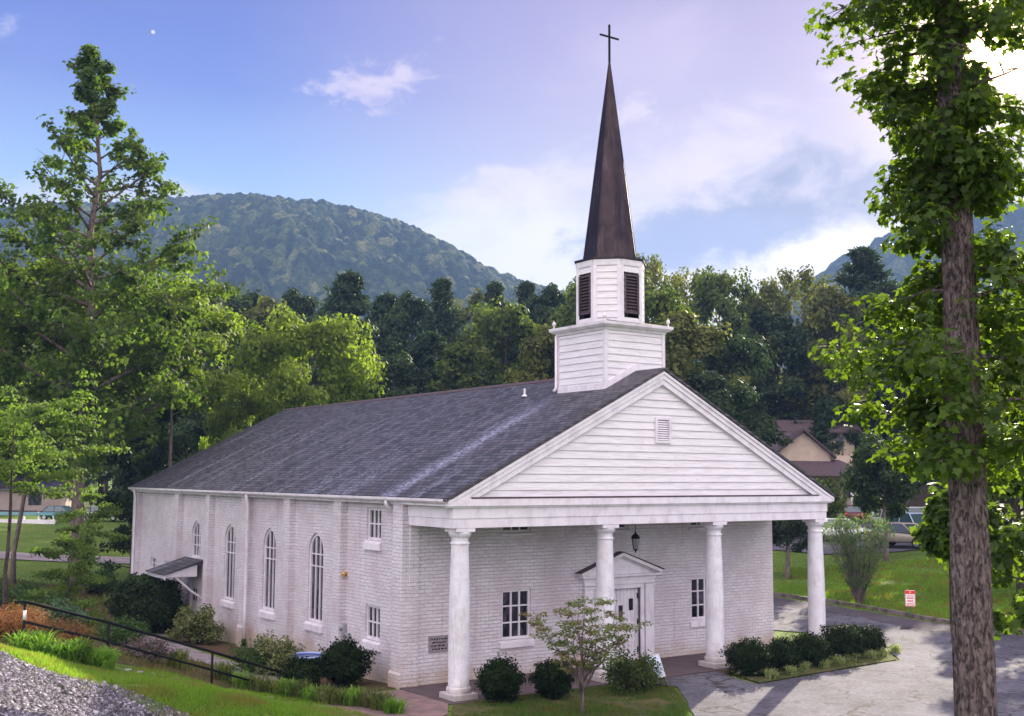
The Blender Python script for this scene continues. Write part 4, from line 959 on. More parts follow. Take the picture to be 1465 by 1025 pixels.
# ================================================================== BACKGROUND TREES
hump = lambda t: math.sin(math.pi*min(1, .18+t*.82))**.7
cone = lambda t: (1-t)**.8*.95+.06
rnd_ = lambda t: math.sqrt(max(.05, 1-(2*t-.9)**2*.85))
PR = {}
PR['dA'] = {'g': make_decid(1, 20, .32, 4, 6.2, rnd_, 20, L_mid, m_barkD, .42, 60, 1.25, 'quad', .5, -.1, 4, fill=1, tubes=1)}
PR['dB'] = {'g': make_decid(2, 20, .30, 3, 5.4, hump, 22, L_olive, m_barkD, .40, 56, 1.15, 'quad', .7, -.1, 4, tubes=1)}
PR['dC'] = {'g': make_decid(3, 20, .35, 4, 5.8, rnd_, 20, L_dark, m_barkD, .42, 62, 1.2, 'quad', .6, -.1, 4, tubes=1)}
PR['dS'] = {'g': make_decid(4, 20, .28, 5, 5.6, rnd_, 15, L_olive, m_bark, .36, 26, .95, 'quad', .8, -.05, 4, tubes=4)}
PR['dN'] = {'g': make_decid(6, 20, .28, 2, 4.6, cone, 24, L_mid, m_barkD, .38, 60, 1.05, 'quad', .4, -.1, 4, tubes=1)}
PR['pA'] = {'g': make_pine(11, 22, .30, 5, 5.0, L_pine, m_barkD, 26, 15, .85, .30, 0, .60)}
PR['pB'] = {'g': make_pine(12, 22, .30, 9, 4.6, L_pine, m_barkD, 30, 11, 1.0, .38, .12, .60)}
PR['dBr'] = {'g': make_decid(7, 14, .30, 2.2, 6.6, rnd_, 26, L_bright, m_bark, .30, 90, 1.1, 'quad', .5, -.15, 4, tubes=2)}
def bt(u, D, vtop, proto, hw, label, cat='tree', name='forest_tree', group='trees of the wood behind the church', rz=None):
    if u < 215: D += 52
    if 1060 < u < 1400 and D < 122: D = (122+(D-80)*.35) if D > 75 else 110
    p = AT(u, 680, D); z0 = Hs(p[0], p[1]); zt = AT(u, vtop, D)[2]
    base = {'dBr': 14}.get(proto, 22 if proto[0] == 'p' else 20); br = {'dA': 6.8, 'dB': 6, 'dC': 6.4, 'dS': 6.2, 'dN': 4.8, 'pA': 5, 'pB': 4.6, 'dBr': 7.2}[proto]
    sz = (zt-z0)/base; sx = 1.45*hw/FPX*D/br
    return place_tree(name, PR[proto], (p[0], p[1], z0-.1), (u*1.37) % 6.28 if rz is None else rz, (sx, sx, sz), label, cat, group)
G1 = 'trees along the skyline of the wood'
for a in [
 (262, 118, 415, 'dA', 62, 'rounded green tree on the skyline just right of the tall thin tree'),
 (318, 128, 420, 'dC', 60, 'dark rounded tree on the skyline above the dark gap'),
 (372, 122, 430, 'dB', 58, 'olive tree on the skyline left of the spiky conical sapling'),
 (425, 132, 432, 'dC', 50, 'dark low tree on the skyline left of the broad pine'),
 (490, 124, 398, 'pA', 64, 'tall dark pine whose pointed top stands out left of centre'),
 (545, 130, 428, 'pA', 56, 'shorter dark pine right of the tall pointed pine'),
 (590, 122, 436, 'dC', 46, 'dark tree crown between the two tall pines'),
 (628, 118, 406, 'pB', 46, 'flat topped pine with a bare upper trunk above the middle of the roof'),
 (668, 126, 428, 'dS', 40, 'thin see-through tree right of the flat topped pine'),
 (705, 130, 412, 'pA', 40, 'narrow pointed pine midway between flat topped pine and steeple'),
 (752, 132, 410, 'pB', 40, 'small pine against the foot of the mountain left of the steeple'),
 (792, 124, 426, 'dC', 44, 'dark crown on the skyline just left of the louvred belfry'),
 (842, 120, 415, 'dA', 50, 'tree mostly hidden behind the louvred belfry'),
 (908, 112, 392, 'dB', 52, 'olive tree rising right behind the belfry'),
 (940, 122, 376, 'dS', 40, 'sparse high topped tree touching the sky right of the belfry'),
 (985, 126, 398, 'dS', 46, 'open crowned tree on the skyline right of the belfry'),
 (1030, 122, 400, 'dA', 50, 'full crowned tree below the grey cloud'),
 (1078, 130, 424, 'dB', 46, 'low olive tree in the dip of the skyline'),
 (1115, 128, 412, 'dS', 42, 'thin backlit tree left of the brown pine'),
 (1152, 118, 398, 'dS', 52, 'backlit open tree at the foot of the far blue mountain'),
 (1198, 124, 412, 'dB', 50, 'brownish green tree below the far blue mountain'),
 (1248, 112, 362, 'pB', 62, 'dark layered pine in front of the far blue mountain'),
 (1300, 120, 420, 'dC', 60, 'dark tree behind the left edge of the near leafy crown'),
 (1440, 110, 430, 'dA', 80, 'broad tree behind the near trunk at the right edge'),
 (205, 126, 408, 'dC', 56, 'dark tree behind the middle of the tall thin tree'),
 (150, 120, 415, 'dA', 60, 'green tree directly behind the tall thin tree'),
 (85, 124, 405, 'dB', 62, 'olive tree left behind the tall thin tree'),
 (20, 118, 395, 'dA', 70, 'tall green tree at the left edge of the skyline')]:
    bt(*a, group=G1)
G2 = 'trees in the middle of the wood'
for a in [
 (455, 98, 455, 'dN', 30, 'small conical bright sapling in front of the dark pines'),
 (655, 92, 490, 'dN', 52, 'conical mid green tree above the ridge at the middle of the roof'),
 (722, 98, 446, 'dA', 62, 'high rounded green tree left of the steeple base'),
 (775, 92, 470, 'dB', 52, 'olive tree touching the left side of the steeple base'),
 (560, 94, 516, 'dC', 46, 'low dark round tree above the roof ridge right of the bright tree'),
 (505, 104, 470, 'dC', 56, 'dark tree below the tall pointed pine'),
 (610, 106, 480, 'pA', 54, 'dark pine with layered branches below the flat topped pine'),
 (350, 108, 470, 'dC', 56, 'dark tree hidden behind the bright yellow green tree'),
 (860, 98, 460, 'dA', 60, 'tree hidden behind the steeple base'),
 (975, 84, 452, 'dB', 68, 'yellow green tree to the right of the steeple base'),
 (930, 90, 425, 'dA', 60, 'green tree right behind the belfry louvres'),
 (1040, 92, 470, 'dC', 56, 'dark green tree above the right half of the gable'),
 (1112, 88, 458, 'dC', 58, 'tall dark green tree with a domed top above the brown roofed house'),
 (1090, 80, 540, 'pA', 56, 'dark pine standing right beside the gable slope'),
 (1020, 80, 545, 'dC', 60, 'dark tree close behind the gable peak'),
 (1160, 94, 470, 'dS', 52, 'brownish thin tree right of the domed dark tree'),
 (1205, 92, 480, 'dS', 56, 'thin tree with visible trunk left of the near leafy crown'),
 (1178, 74, 575, 'pA', 30, 'shaded pine behind the brown roofed house'),
 (1198, 76, 572, 'dC', 30, 'dark tree covering the right part of the small pale house'),
 (1270, 96, 520, 'dC', 60, 'dark tree behind the lower left of the near crown'),
 (1330, 92, 480, 'dC', 70, 'shaded tree behind the near crown left of its trunk'),
 (1450, 84, 520, 'dA', 70, 'leafy tree right of the near trunk'),
 (255, 100, 520, 'dC', 62, 'very dark tree in the deep shade left of the bright tree'),
 (300, 92, 590, 'dC', 48, 'low dark green tree over the back corner of the roof'),
 (395, 88, 560, 'dC', 56, 'dark tree behind the back end of the roof ridge'),
 (150, 96, 520, 'dC', 60, 'dark tree right behind the tall trunk'),
 (60, 92, 500, 'dA', 70, 'green tree left behind the tall trunk'),
 (-30, 90, 470, 'dB', 76, 'olive tree cut by the left edge')]:
    bt(*a, group=G2)
bt(428, 74, 476, 'dBr', 86, 'broad bright yellow green tree rising behind the back half of the roof', 'tree', 'broadleaf_tree', None)
bt(350, 72, 575, 'dBr', 46, 'small bright yellow green tree at the back corner of the roof', 'tree', 'broadleaf_tree', None)
# the dark depth of the wood behind all these
rng = np.random.default_rng(77)
n = 520; aa = rng.uniform(-95, 120, n); bb = rng.uniform(140, 156, n)-(np.abs(aa) > 70)*10; hh = rng.uniform(0, 1, n)**.8*15
bb = bb+np.where(aa < -28, 45, 0); cen = np.stack([CAM[0]+RGT[0]*aa+FWD[0]*bb, CAM[1]+RGT[1]*aa+FWD[1]*bb, 2+hh], 1)
pts, nr = clump_leaves(rng, cen, rng.uniform(2.2, 3.8, n), 110, .8, .4, .6)
tag(leaves('deep_wood', pts, nr, 1.0, rng, L_dark, tm='quad'), 'dark mass of undergrowth and trees deep in the wood', 'wood', kind='stuff')

# ================================================================== LEFT SIDE TREES
def own_tree(name, g, loc, rz, label, cat='tree', group=None, sc=1):
    return place_tree(name, {'g': g}, loc, rz, sc, label, cat, group)
def ground_at(u, v, z): p = P(u, v, z); return (p[0], p[1], Hs(p[0], p[1]))
# tall tulip tree
bp_ = AT(113, 850, 59); bz = Hs(bp_[0], bp_[1]); Ht = AT(140, 66, 59)[2]-bz
def tallprof(t):
    h = 2.0+(Ht-2.0)*t; f = h/Ht
    return float(np.interp(f, [0, .25, .42, .52, .60, .68, .76, .83, .9, 1], [.8, 1.15, 1.2, 1.0, .66, .74, .50, .30, .24, .12]))
own_tree('tall_tree', make_decid(21, Ht, .34, 5.0, 5.1, tallprof, 62, L_tall, m_bark, .20, 15, .42, 'maple', .42, .25, 8, airy=.38, lean=.3, tubes=8, sublen=.36), (bp_[0], bp_[1], bz), 2.2, 'very tall thin topped tree with a pale straight trunk left of the church')
# leafy tree behind it
q = AT(235, 800, 66); bzq = Hs(q[0], q[1])
own_tree('leafy_tree', make_decid(22, AT(235, 436, 66)[2]-bzq, .16, 9.5, 4.0, rnd_, 24, L_bright, m_bark, .26, 60, .85, 'quad', .6, .0, 4), (q[0], q[1], bzq), .4, 'leafy green tree with drooping edges between the tall tree and the bright tree')
q = AT(20, 800, 64); bzq = Hs(q[0], q[1])
own_tree('leafy_tree', make_decid(23, AT(20, 400, 64)[2]-bzq, .13, 7, 4.6, rnd_, 28, L_bright, m_bark, .26, 60, .95, 'quad', .6, .0, 4), (q[0], q[1], bzq), 1.4, 'bright leafy tree at the left edge beside the tall thin tree')
# dark rounded evergreen left of the church corner
q = AT(205, 800, 72); bzq = Hs(q[0], q[1])
own_tree('evergreen_tree', make_decid(24, AT(205, 556, 72)[2]-bzq, .25, 1.2, 2.5, rnd_, 30, L_dark, m_barkD, .24, 75, .6, 'quad', .5, 0, 4), (q[0], q[1], bzq), .4, 'very dark dense evergreen left of the back corner of the church')
# slim dark tree at the corner
q = P(186, 848, -.2); bzq = Hs(q[0], q[1])
own_tree('slim_tree', make_decid(25, 6.2, .10, .8, 1.9, lambda t: .5+.5*math.sin(3*t+1), 16, L_dark, m_barkD, .17, 16, .34, 'oval', .2, -.2, 3), (q[0], q[1], bzq), 0, 'slim black stemmed young tree right against the back corner of the church')
# layered sapling left edge, layered shrub by the path
q = AT(4, 860, 42); bzq = Hs(q[0], q[1])
own_tree('layered_tree', make_decid(26, AT(4, 575, 42)[2]-bzq, .09, 4.2, 2.5, lambda t: .8+.3*math.sin(2.2*t), 16, L_layer, m_barkD, .13, 36, .45, 'oval', .10, -.10, 5, flat=.2), (q[0], q[1], bzq), .8, 'young tree with flat bright green layers of leaves at the left edge')
q = AT(95, 850, 45); bzq = Hs(q[0], q[1])
own_tree('layered_tree', make_decid(27, AT(95, 772, 45)[2]-bzq, .06, .4, 1.5, lambda t: 1-.45*t, 13, L_layer, m_barkD, .12, 26, .36, 'oval', .25, -.1, 5, flat=.25), (q[0], q[1], bzq), .3, 'low bushy tree in flat layers at the foot of the tall trunk')
q = AT(120, 850, 50); bzq = Hs(q[0], q[1])
own_tree('layered_tree', make_decid(28, AT(120, 700, 50)[2]-bzq, .07, 3.2, 1.3, lambda t: .9-.2*t, 9, L_layer, m_barkD, .13, 26, .36, 'oval', .0, -.25, 5, flat=.22), (q[0], q[1], bzq), 1.3, 'slender tree with drooping dark green sprays in front of the tall trunk')

# ================================================================== RIGHT SIDE TREES
q = P(1127, 832, .4); bzq = Hs(q[0], q[1])
own_tree('small_tree', make_decid(31, 4.4, .15, 1.5, 1.9, rnd_, 20, L_dark, m_bark, .15, 40, .42, 'quad', .9, 0, 4), (q[0], q[1], bzq), 0, 'small dark round headed tree with a pale trunk seen between porch column and wall')
def vase(seed, H, R, n, mat_, bark, ls, per):
    rng = np.random.default_rng(seed); tr = MB(); C = []
    for i in range(n):
        az = rng.uniform(0, 6.28); sp = rng.uniform(.15, 1)**.6; pts = [np.array([rng.normal()*.08, rng.normal()*.08, -.1])]
        for k in range(1, 7):
            t = k/6; pts.append(np.array([math.cos(az)*R*sp*(t**1.1), math.sin(az)*R*sp*(t**1.1), H*t*(1.02-.22*sp)])+rng.normal(size=3)*.05)
        tr.tube(pts, [.035, .03, .022, .017, .012, .008, .004], 5); 
        for k in range(2, 7):
            for _ in range(2): C.append(pts[k]*.7+pts[k-1]*.3+rng.normal(size=3)*.08)
    pts, nr = clump_leaves(rng, np.array(C), np.full(len(C), .20), per, 1.5, .3, .6)
    V, F = leaf_geo(pts, nr, ls, rng, 'frond', hang=(0, 0, 2.2)); return tr, V, F, bark, mat_
q = P(1230, 864, .2); bzq = Hs(q[0], q[1])
own_tree('vase_shrub', vase(32, 4.3, 2.0, 70, leaf('vase_leaf', (.07, .13, .04), (.13, .19, .07), None, .4), m_bark, .16, 9), (q[0], q[1], bzq), 0, 'tall vase shaped shrub spreading from one base on the right lawn', 'shrub')
q = AT(1268, 800, 69); bzq = Hs(q[0], q[1])
own_tree('dark_leaved_tree', make_decid(33, AT(1265, 648, 69)[2]-bzq, .14, 2.7, 2.5, rnd_, 26, L_dark, m_bark, .19, 50, .55, 'quad', .7, -.05, 4), (q[0], q[1], bzq), 0, 'dark leaved tree with a thin brown trunk left of the parked beige car')
q = AT(1165, 730, 84); bzq = Hs(q[0], q[1])
own_tree('leafy_tree', make_decid(34, AT(1165, 700, 84)[2]-bzq, .2, .6, 2.0, rnd_, 22, L_mid, m_barkD, .24, 50, .7, 'quad', .6, 0, 4), (q[0], q[1], bzq), 0, 'green tree in front of the brown roofed house')
q = AT(1462, 830, 58); bzq = Hs(q[0], q[1])
own_tree('leafy_tree', make_decid(35, AT(1462, 560, 58)[2]-bzq, .2, 1.6, 2.9, rnd_, 26, L_mid, m_barkD, .22, 50, .62, 'quad', .5, -.2, 4), (q[0], q[1], bzq), 0, 'green tree with low hanging leaves at the right edge of the lawn')

# near tree at the right: furrowed trunk, lobed leaves
nt_p = AT(1398, 1000, 15.0); nz = Hs(nt_p[0], nt_p[1])
nt = empty('near_tree', (nt_p[0], nt_p[1], nz), 0, 'big near tree with a thick furrowed trunk and lobed leaves at the right', 'tree')
rng = np.random.default_rng(5)
Hn = 19; nzs = 420; nth = 130
zz = np.linspace(-.6, Hn, nzs); th = np.linspace(0, 2*np.pi, nth, endpoint=False)
rr_ = np.interp(zz, [-.6, .0, .8, 5, 9, 14, 19], [.40, .29, .235, .205, .16, .10, .03]); cxn = -.012*zz+.04*np.sin(zz*.4); cyn = .03*np.sin(zz*.33+1)
V = np.zeros((nzs, nth, 3))
for i, z in enumerate(zz):
    if z < 8:
        for j, a in enumerate(th):
            ca, sa = math.cos(a), math.sin(a)
            w = mnoise.noise(Vector((ca*1.4, sa*1.4, z*1.1)))
            d = abs(mnoise.noise(Vector((ca*5.5+w*.5, sa*5.5, z*1.5+w))))+.5*abs(mnoise.noise(Vector((ca*10+w, sa*10, z*5.))))
            rr = rr_[i]*(1+.05*w)+min(d, .38)*.075-.02
            V[i, j] = (cxn[i]+rr*ca, cyn[i]+rr*sa, z)
    else:
        V[i, :, 0] = cxn[i]+rr_[i]*np.cos(th); V[i, :, 1] = cyn[i]+rr_[i]*np.sin(th); V[i, :, 2] = z
I = np.arange(nzs*nth).reshape(nzs, nth); J = np.roll(I, -1, 1)
trk = np_mesh('trunk', V.reshape(-1, 3), np.stack([I[:-1], J[:-1], J[1:], I[1:]], -1).reshape(-1, 4), m_barkN, nt, smooth=True)
def prof_n(z):    # crown radius by height above the trunk's base
    Z = z+nz
    return float(np.interp(Z, [5.6, 6.2, 6.9, 7.6, 8.4, 9.1, 9.8, 10.6, 11.4, 12.4, 15, 18, 21], [.5, 1.2, 1.35, 1.5, 1.05, .62, .95, 1.1, 1.35, 1.55, 2.0, 1.6, .5]))
br = MB(); C = []; nb = 150
for i in range(nb):
    z = (6.2-nz)+(Hn-1-(6.2-nz))*(i/nb)**1.15
    fc = math.cos(i*2.39996-math.atan2(CAM[1]-nt_p[1], CAM[0]-nt_p[0]))
    if 6.6 < z+nz < 9.0 and fc > .5 and i % 4: continue
    L = prof_n(z)*rng.uniform(.75, 1.05); az = i*2.39996+rng.uniform(-.4, .4)
    p0 = (np.interp(z, zz, cxn), np.interp(z, zz, cyn), z+rng.uniform(-.1, .25)); pts = limb(rng, p0, (math.cos(az), math.sin(az), .25), L, -.45, 6, .1)
    br.tube(pts, [.035, .028, .022, .016, .011, .006, .003], 5)
    for k in range(1, 7):
        for _ in range(2):
            q2 = pts[k]; dd = rng.normal(size=3); dd[2] *= .5; sp3 = limb(rng, q2, dd, L*.30, -.2, 2); br.tube(sp3, [.008, .005, .002], 4)
            C += [c_ for c_ in (sp3[1], sp3[2]) if z+nz > 9.2 or math.hypot(c_[0]-p0[0], c_[1]-p0[1]) > .38]
br.build('branch', m_barkN, nt)
C = np.array(C)
for gu, gv_, gr in ((1398, 66, .17), (1440, 92, .19), (1420, 112, .10), (1318, 72, .06), (1232, 76, .04)):
    d = ray(gu, gv_); d = d/np.linalg.norm(d); w_ = C+np.array([nt_p[0], nt_p[1], nz])-CAM; C = C[np.linalg.norm(w_-np.outer(w_ @ d, d), axis=1) > gr+.10]
pts, nr = clump_leaves(rng, C, np.full(len(C), .21), 14, .8, .9, .7)
o_ = pts.copy(); o_[:, 2] = 0
leaves('crown', pts, nr+unit(o_)*.35, .096, rng, L_near, nt, 'maple', .22, hang=(0, 0, -.9))
# sprig of low leaves right of the trunk, from a younger neighbour
q = AT(1484, 1000, 24); bzq = Hs(q[0], q[1])
own_tree('young_tree', make_decid(37, AT(1484, 640, 24)[2]-bzq, .07, 2.3, 1.25, hump, 22, L_near, m_barkD, .15, 15, .30, 'maple', .3, -.3, 4), (q[0], q[1], bzq), 0, 'young bright leaved tree just right of the near trunk')

q = AT(1374, 1000, 19.5); bzq = Hs(q[0], q[1])
own_tree('young_tree', make_decid(38, AT(1374, 705, 19.5)[2]-bzq, .05, 3.5, .34, hump, 16, L_near, m_barkD, .13, 12, .22, 'maple', .3, -.3, 4), (q[0], q[1], bzq), 0, 'slim young tree hidden behind the near trunk, its bright leaves showing at both sides')

# ================================================================== SHRUBS AND PLANTS
def gnd(x, y, dz=0): return (x, y, Hs(x, y)+dz)
def ball_bush(loc, r, h, seed, label, cat='shrub', name='clipped_shrub', material=None, ls=.062, n=11000, group=None, rough=.33, tm='quad', stems=True):
    e = empty(name, loc, 0, label, cat, group); rng = np.random.default_rng(seed)
    d = unit(rng.normal(size=(n, 3))); off = rng.uniform(0, 10, 3)
    lump = np.array([mnoise.noise(Vector(v*2.3+off))+.5*mnoise.noise(Vector(v*6+off)) for v in d])
    k = (1+rough*lump*1.6)*np.where(rng.uniform(size=n) < .45, rng.uniform(.45, .85, n), rng.uniform(.82, 1.03, n)+.14*(rng.uniform(size=n) < .03))
    p = d*k[:, None]*np.array([r, r, h/2]); p[:, 2] += h*.54; sel = p[:, 2] > .03; p = p[sel]; d = d[sel]
    leaves('foliage', p, d+rng.normal(size=p.shape)*.5, ls, rng, material or L_box, e, tm, .1)
    if stems:
        s = MB()
        for i in range(6):
            a = i*1.05+seed; s.tube([(0, 0, -.05), (math.cos(a)*r*.3, math.sin(a)*r*.3, h*.35), (math.cos(a)*r*.6, math.sin(a)*r*.6, h*.7)], [.03, .02, .008], 5)
        s.build('stem', m_barkD, e)
    return e
def loose_bush(loc, r, h, seed, label, material, ls=.07, n=60, per=60, cat='shrub', name='shrub', tm='oval', cl=.22, group=None):
    e = empty(name, loc, 0, label, cat, group); rng = np.random.default_rng(seed); C = []; s = MB()
    for i in range(n):
        az = rng.uniform(0, 6.28); q = rng.uniform(.1, 1)**.55; el = rng.uniform(.25, 1); tip = np.array([math.cos(az)*r*q*(1.15-.5*el*q), math.sin(az)*r*q*(1.15-.5*el*q), h*el*(1-.35*q*q)])
        s.tube([(0, 0, -.05), tuple(tip*np.array([.55, .55, .45])), tuple(tip)], [.018, .012, .004], 4); C.append(tip); C.append(tip*.8)
    pts, nr = clump_leaves(rng, np.array(C), np.full(len(C), cl), per//2, .8, .5, .6)
    pts[:, 2] = np.maximum(pts[:, 2], .02)
    s.build('stem', m_barkD, e); leaves('foliage', pts, nr, ls, rng, material, e, tm, .15); return e
def straps(loc, r, h, n, seed, label, material, w=.022, cat='plant', name='strap_leaved_plant', group=None, sx=1):
    e = empty(name, loc, 0, label, cat, group); rng = np.random.default_rng(seed); k = 5
    az = rng.uniform(0, 6.283, n); b = rng.uniform(0, 1, n)**.6*r*.55; ba = rng.uniform(0, 6.283, n)
    L = h*rng.uniform(.75, 1.25, n); out = r*rng.uniform(.3, 1.0, n); V = np.zeros((n, k, 2, 3))
    dx, dy = np.cos(az), np.sin(az); px, py = -dy, dx
    for i in range(k):
        t = i/(k-1); x = b*np.cos(ba)*sx+dx*out*t**1.5; y = b*np.sin(ba)+dy*out*t**1.5; z = L*(1.55*t-.75*t*t*(1+.5*out/r))
        ww = w*(1-t**2*.92)
        V[:, i, 0] = np.stack([x+px*ww, y+py*ww, z], 1); V[:, i, 1] = np.stack([x-px*ww, y-py*ww, z], 1)
    I = np.arange(n*k*2).reshape(n, k, 2); F = np.stack([I[:, :-1, 0], I[:, 1:, 0], I[:, 1:, 1], I[:, :-1, 1]], -1).reshape(-1, 4)
    np_mesh('leaf_clump', V.reshape(-1, 3), F, material, e); return e
def gp(u, v, z=0.): p = P(u, v, z); return gnd(p[0], p[1])
# clipped boxwoods
BX = 'clipped dark shrubs by the porch'
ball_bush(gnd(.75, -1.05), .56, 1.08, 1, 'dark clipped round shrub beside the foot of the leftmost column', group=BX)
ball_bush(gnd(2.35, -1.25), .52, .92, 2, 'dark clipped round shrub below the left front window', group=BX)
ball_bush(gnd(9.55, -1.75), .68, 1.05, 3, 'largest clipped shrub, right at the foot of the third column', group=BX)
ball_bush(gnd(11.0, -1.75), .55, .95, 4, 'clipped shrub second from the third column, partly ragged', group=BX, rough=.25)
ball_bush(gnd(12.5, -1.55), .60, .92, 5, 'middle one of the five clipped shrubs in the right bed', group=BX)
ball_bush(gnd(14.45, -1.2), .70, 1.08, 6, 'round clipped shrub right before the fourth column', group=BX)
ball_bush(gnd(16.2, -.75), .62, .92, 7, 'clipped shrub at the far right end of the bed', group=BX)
ball_bush(gnd(-1.55, 3.7), .70, 1.22, 8, 'dark round shrub below the electric meter on the side wall', n=15000)
ball_bush(gnd(-2.75, 3.9), .55, .78, 9, 'low dark spreading shrub in front of the blue tub', rough=.3)
ball_bush(gnd(-1.9, 21.6), 1.4, 2.25, 10, 'very large dark evergreen shrub beside the side door awning', n=26000, ls=.12, material=L_dark, rough=.22)
loose_bush(gnd(-1.6, 16.3), 1.1, 1.5, 11, 'variegated green and cream shrub against the side wall below the arched windows', L_varg, .10, 70, 70)
loose_bush(gnd(-1.1, 9.6), 1.1, .7, 12, 'low dark green ground shrub at the foot of the side wall', L_bush, .07, 40, 50)
loose_bush(gnd(-2.6, 6.3), .75, 1.35, 13, 'loose olive and cream shrub left of the blue tub', L_varg, .08, 55, 36)
loose_bush(gnd(-3.3, 6.6), .7, .95, 14, 'loose mid green shrub behind the end of the black handrail', L_bush, .07, 45, 44)
loose_bush(gnd(4.75, -1.75), .85, 1.25, 15, 'leafy green azalea behind the dogwood tree', L_mid, .08, 60, 50)
loose_bush(gnd(5.55, -.95+-.55), .55, .95, 16, 'small green shrub left of the white yard sign', L_mid, .07, 40, 44)
loose_bush(gnd(-8.3, 9.3), .9, 1.15, 17, 'blue green leafy shrub behind the upper half of the handrail', L_blue, .10, 55, 50)
loose_bush(gnd(-7.2, 6.6), .95, .85, 18, 'greyish green shrub behind the second post of the handrail', L_bush, .08, 50, 50)
loose_bush(gnd(-7.1, 4.5), .7, .65, 19, 'dull purple leaved low shrub behind the handrail', L_purp, .07, 50, 40)
for i, (u, v, z, lb) in enumerate([(60, 860, 1.2, 'dark green shrub behind the rusty brown ground cover'), (130, 838, .6, 'green shrub at the foot of the layered tree left of the brown soil'), (18, 842, 1.2, 'green shrub at the left edge above the rusty ground cover')]):
    q = P(u, v, z); loose_bush(gnd(q[0], q[1]), 1.5, 1.3, 30+i, lb, L_bush, .12, 60, 50, cl=.35)
for i, (x, y, r, h, lb) in enumerate([(-12.3, 5.2, 1.5, .95, 'rusty orange mound of low juniper at the left edge'), (-10.7, 4.4, 1.35, .75, 'rusty orange mound of low juniper behind the first handrail post'), (-9.5, 3.9, .9, .55, 'small rusty orange mound of low juniper nearest the second handrail post')]):
    loose_bush(gnd(x, y), r, h, 40+i, lb, L_rust, .07, 130, 90, tm='frond', cl=.28, group='rust coloured low junipers')
# strap leaved clumps
LL = 'bright strap leaved clumps below the handrail'
for i, (x, y, r, h, n, lb) in enumerate([(-10.75, 1.1, .6, .85, 260, 'leftmost bright green clump of strap leaves in front of the rail'), (-10.0, .75, .6, .8, 260, 'bright green clump of strap leaves in the middle of the three before the rail'), (-9.35, .55, .55, .7, 240, 'bright green clump of strap leaves nearest the second rail post')]):
    straps(gnd(x, y), r*1.15, h*.95, n+80, 50+i, lb, L_lily, group=LL)
LD = 'row of daylilies at the foot of the grass bank'
lily = []
for i in range(13):
    t = i/12; u = 350+t*205; v = 975+t*44; q = P(u, v, .45*(1-t)**1.5); lily.append((q[0], q[1]))
for i, (x, y) in enumerate(lily):
    straps(gnd(x+.15*math.sin(i*7), y+.15*math.cos(i*5)), .5, .62+.08*math.sin(i*3), 120, 60+i, 'yellowing strap leaved daylily clump in the row along the foot of the grass bank', L_lily2 if i % 3 else L_lily, .016, group=LD)
for i, (x, y, lb) in enumerate([(-6.2, 4.5, 'green strap leaved clump left of the third rail post'), (-5.0, 4.1, 'green strap leaved clump right behind the third rail post'), (-8.9, 4.0, 'upright green strap leaved clump behind the second rail post')]):
    straps(gnd(x, y), .5, .7, 130, 80+i, lb, L_lily2, .018)
PG = 'pale tufts along the front edge of the right bed'
for i in range(9):
    t = i/8; x = 9.6+t*7.6; y = -2.55+t*1.25+.12*math.sin(i*4)
    straps(gnd(x, y, .03), .34, .40, 110, 90+i, 'pale green grassy tuft in the row along the kerbless edge of the right bed', L_lirio, .012, group=PG)
# orange daylily flowers
fl = empty('daylily', gp(98, 872, 1.0), 0, 'small clump of orange flowering lilies on the brown bank above the handrail', 'flower')
rng = np.random.default_rng(8); s = MB(); f = MB()
for i in range(16):
    a = rng.uniform(0, 6.28); r = rng.uniform(.1, .8); h = rng.uniform(.45, .75); x, y = math.cos(a)*r, math.sin(a)*r*.7
    s.tube([(x*.6, y*.6, 0), (x, y, h)], .006, 4)
    for k in range(6):
        b = k*1.047; f.add([(x, y, h), (x+math.cos(b-.3)*.05, y+math.sin(b-.3)*.05, h+.06), (x+math.cos(b)*.10, y+math.sin(b)*.10, h+.07), (x+math.cos(b+.3)*.05, y+math.sin(b+.3)*.05, h+.06)], [(0, 1, 2, 3)])
s.build('stem', L_lily, fl); f.build('petal', L_flower, fl); e2 = straps(fl.location, .6, .5, 90, 99, None, L_lily2, .014); lm = e2.children[0]; lm.parent = fl; bpy.data.objects.remove(e2)
# dogwood in front of the porch
q = P(833, 1020, 0); dz_ = Hs(q[0], q[1])
rng = np.random.default_rng(12); e = empty('dogwood_tree', (q[0], q[1], dz_), 0, 'small young dogwood with thin branches and sparse pale leaves in front of the door', 'tree')
tr = MB(); C = []; NN = []
for i in range(11):
    az = i*2.4+.5; sp = rng.uniform(.35, 1); z0 = rng.uniform(.45, 1.0); pts = [np.array([0, 0, z0*.9])]; L = 3.35*(1-.28*sp)-z0
    for k in range(1, 8):
        t = k/7; pts.append(np.array([math.cos(az)*1.5*sp*t**.9, math.sin(az)*1.5*sp*t**.9, z0+L*t*(1-.12*sp*t)])+rng.normal(size=3)*.04)
    tr.tube(pts, [.028, .024, .019, .015, .012, .009, .006, .003], 6)
    for k in range(2, 8):
        for _ in range(2):
            a2 = rng.uniform(0, 6.28); l2 = rng.uniform(.22, .5); p3 = pts[k]+np.array([math.cos(a2)*l2, math.sin(a2)*l2, .10]); tr.tube([pts[k], (pts[k]+p3)/2+np.array([0, 0, .0]), p3], [.008, .006, .003], 4); C.append(p3); C.append((pts[k]+p3)/2)
tr.tube([(0, 0, -.1), (0.01, 0, .5), (0, 0, 1.0)], [.055, .045, .03], 8); tr.build('trunk', m_bark, e, smooth=True)
pts, nr = clump_leaves(rng, np.array(C), np.full(len(C), .17), 19, .28, 1.6, .35); leaves('crown', pts, nr, .085, rng, L_dog, e, 'oval', .25)

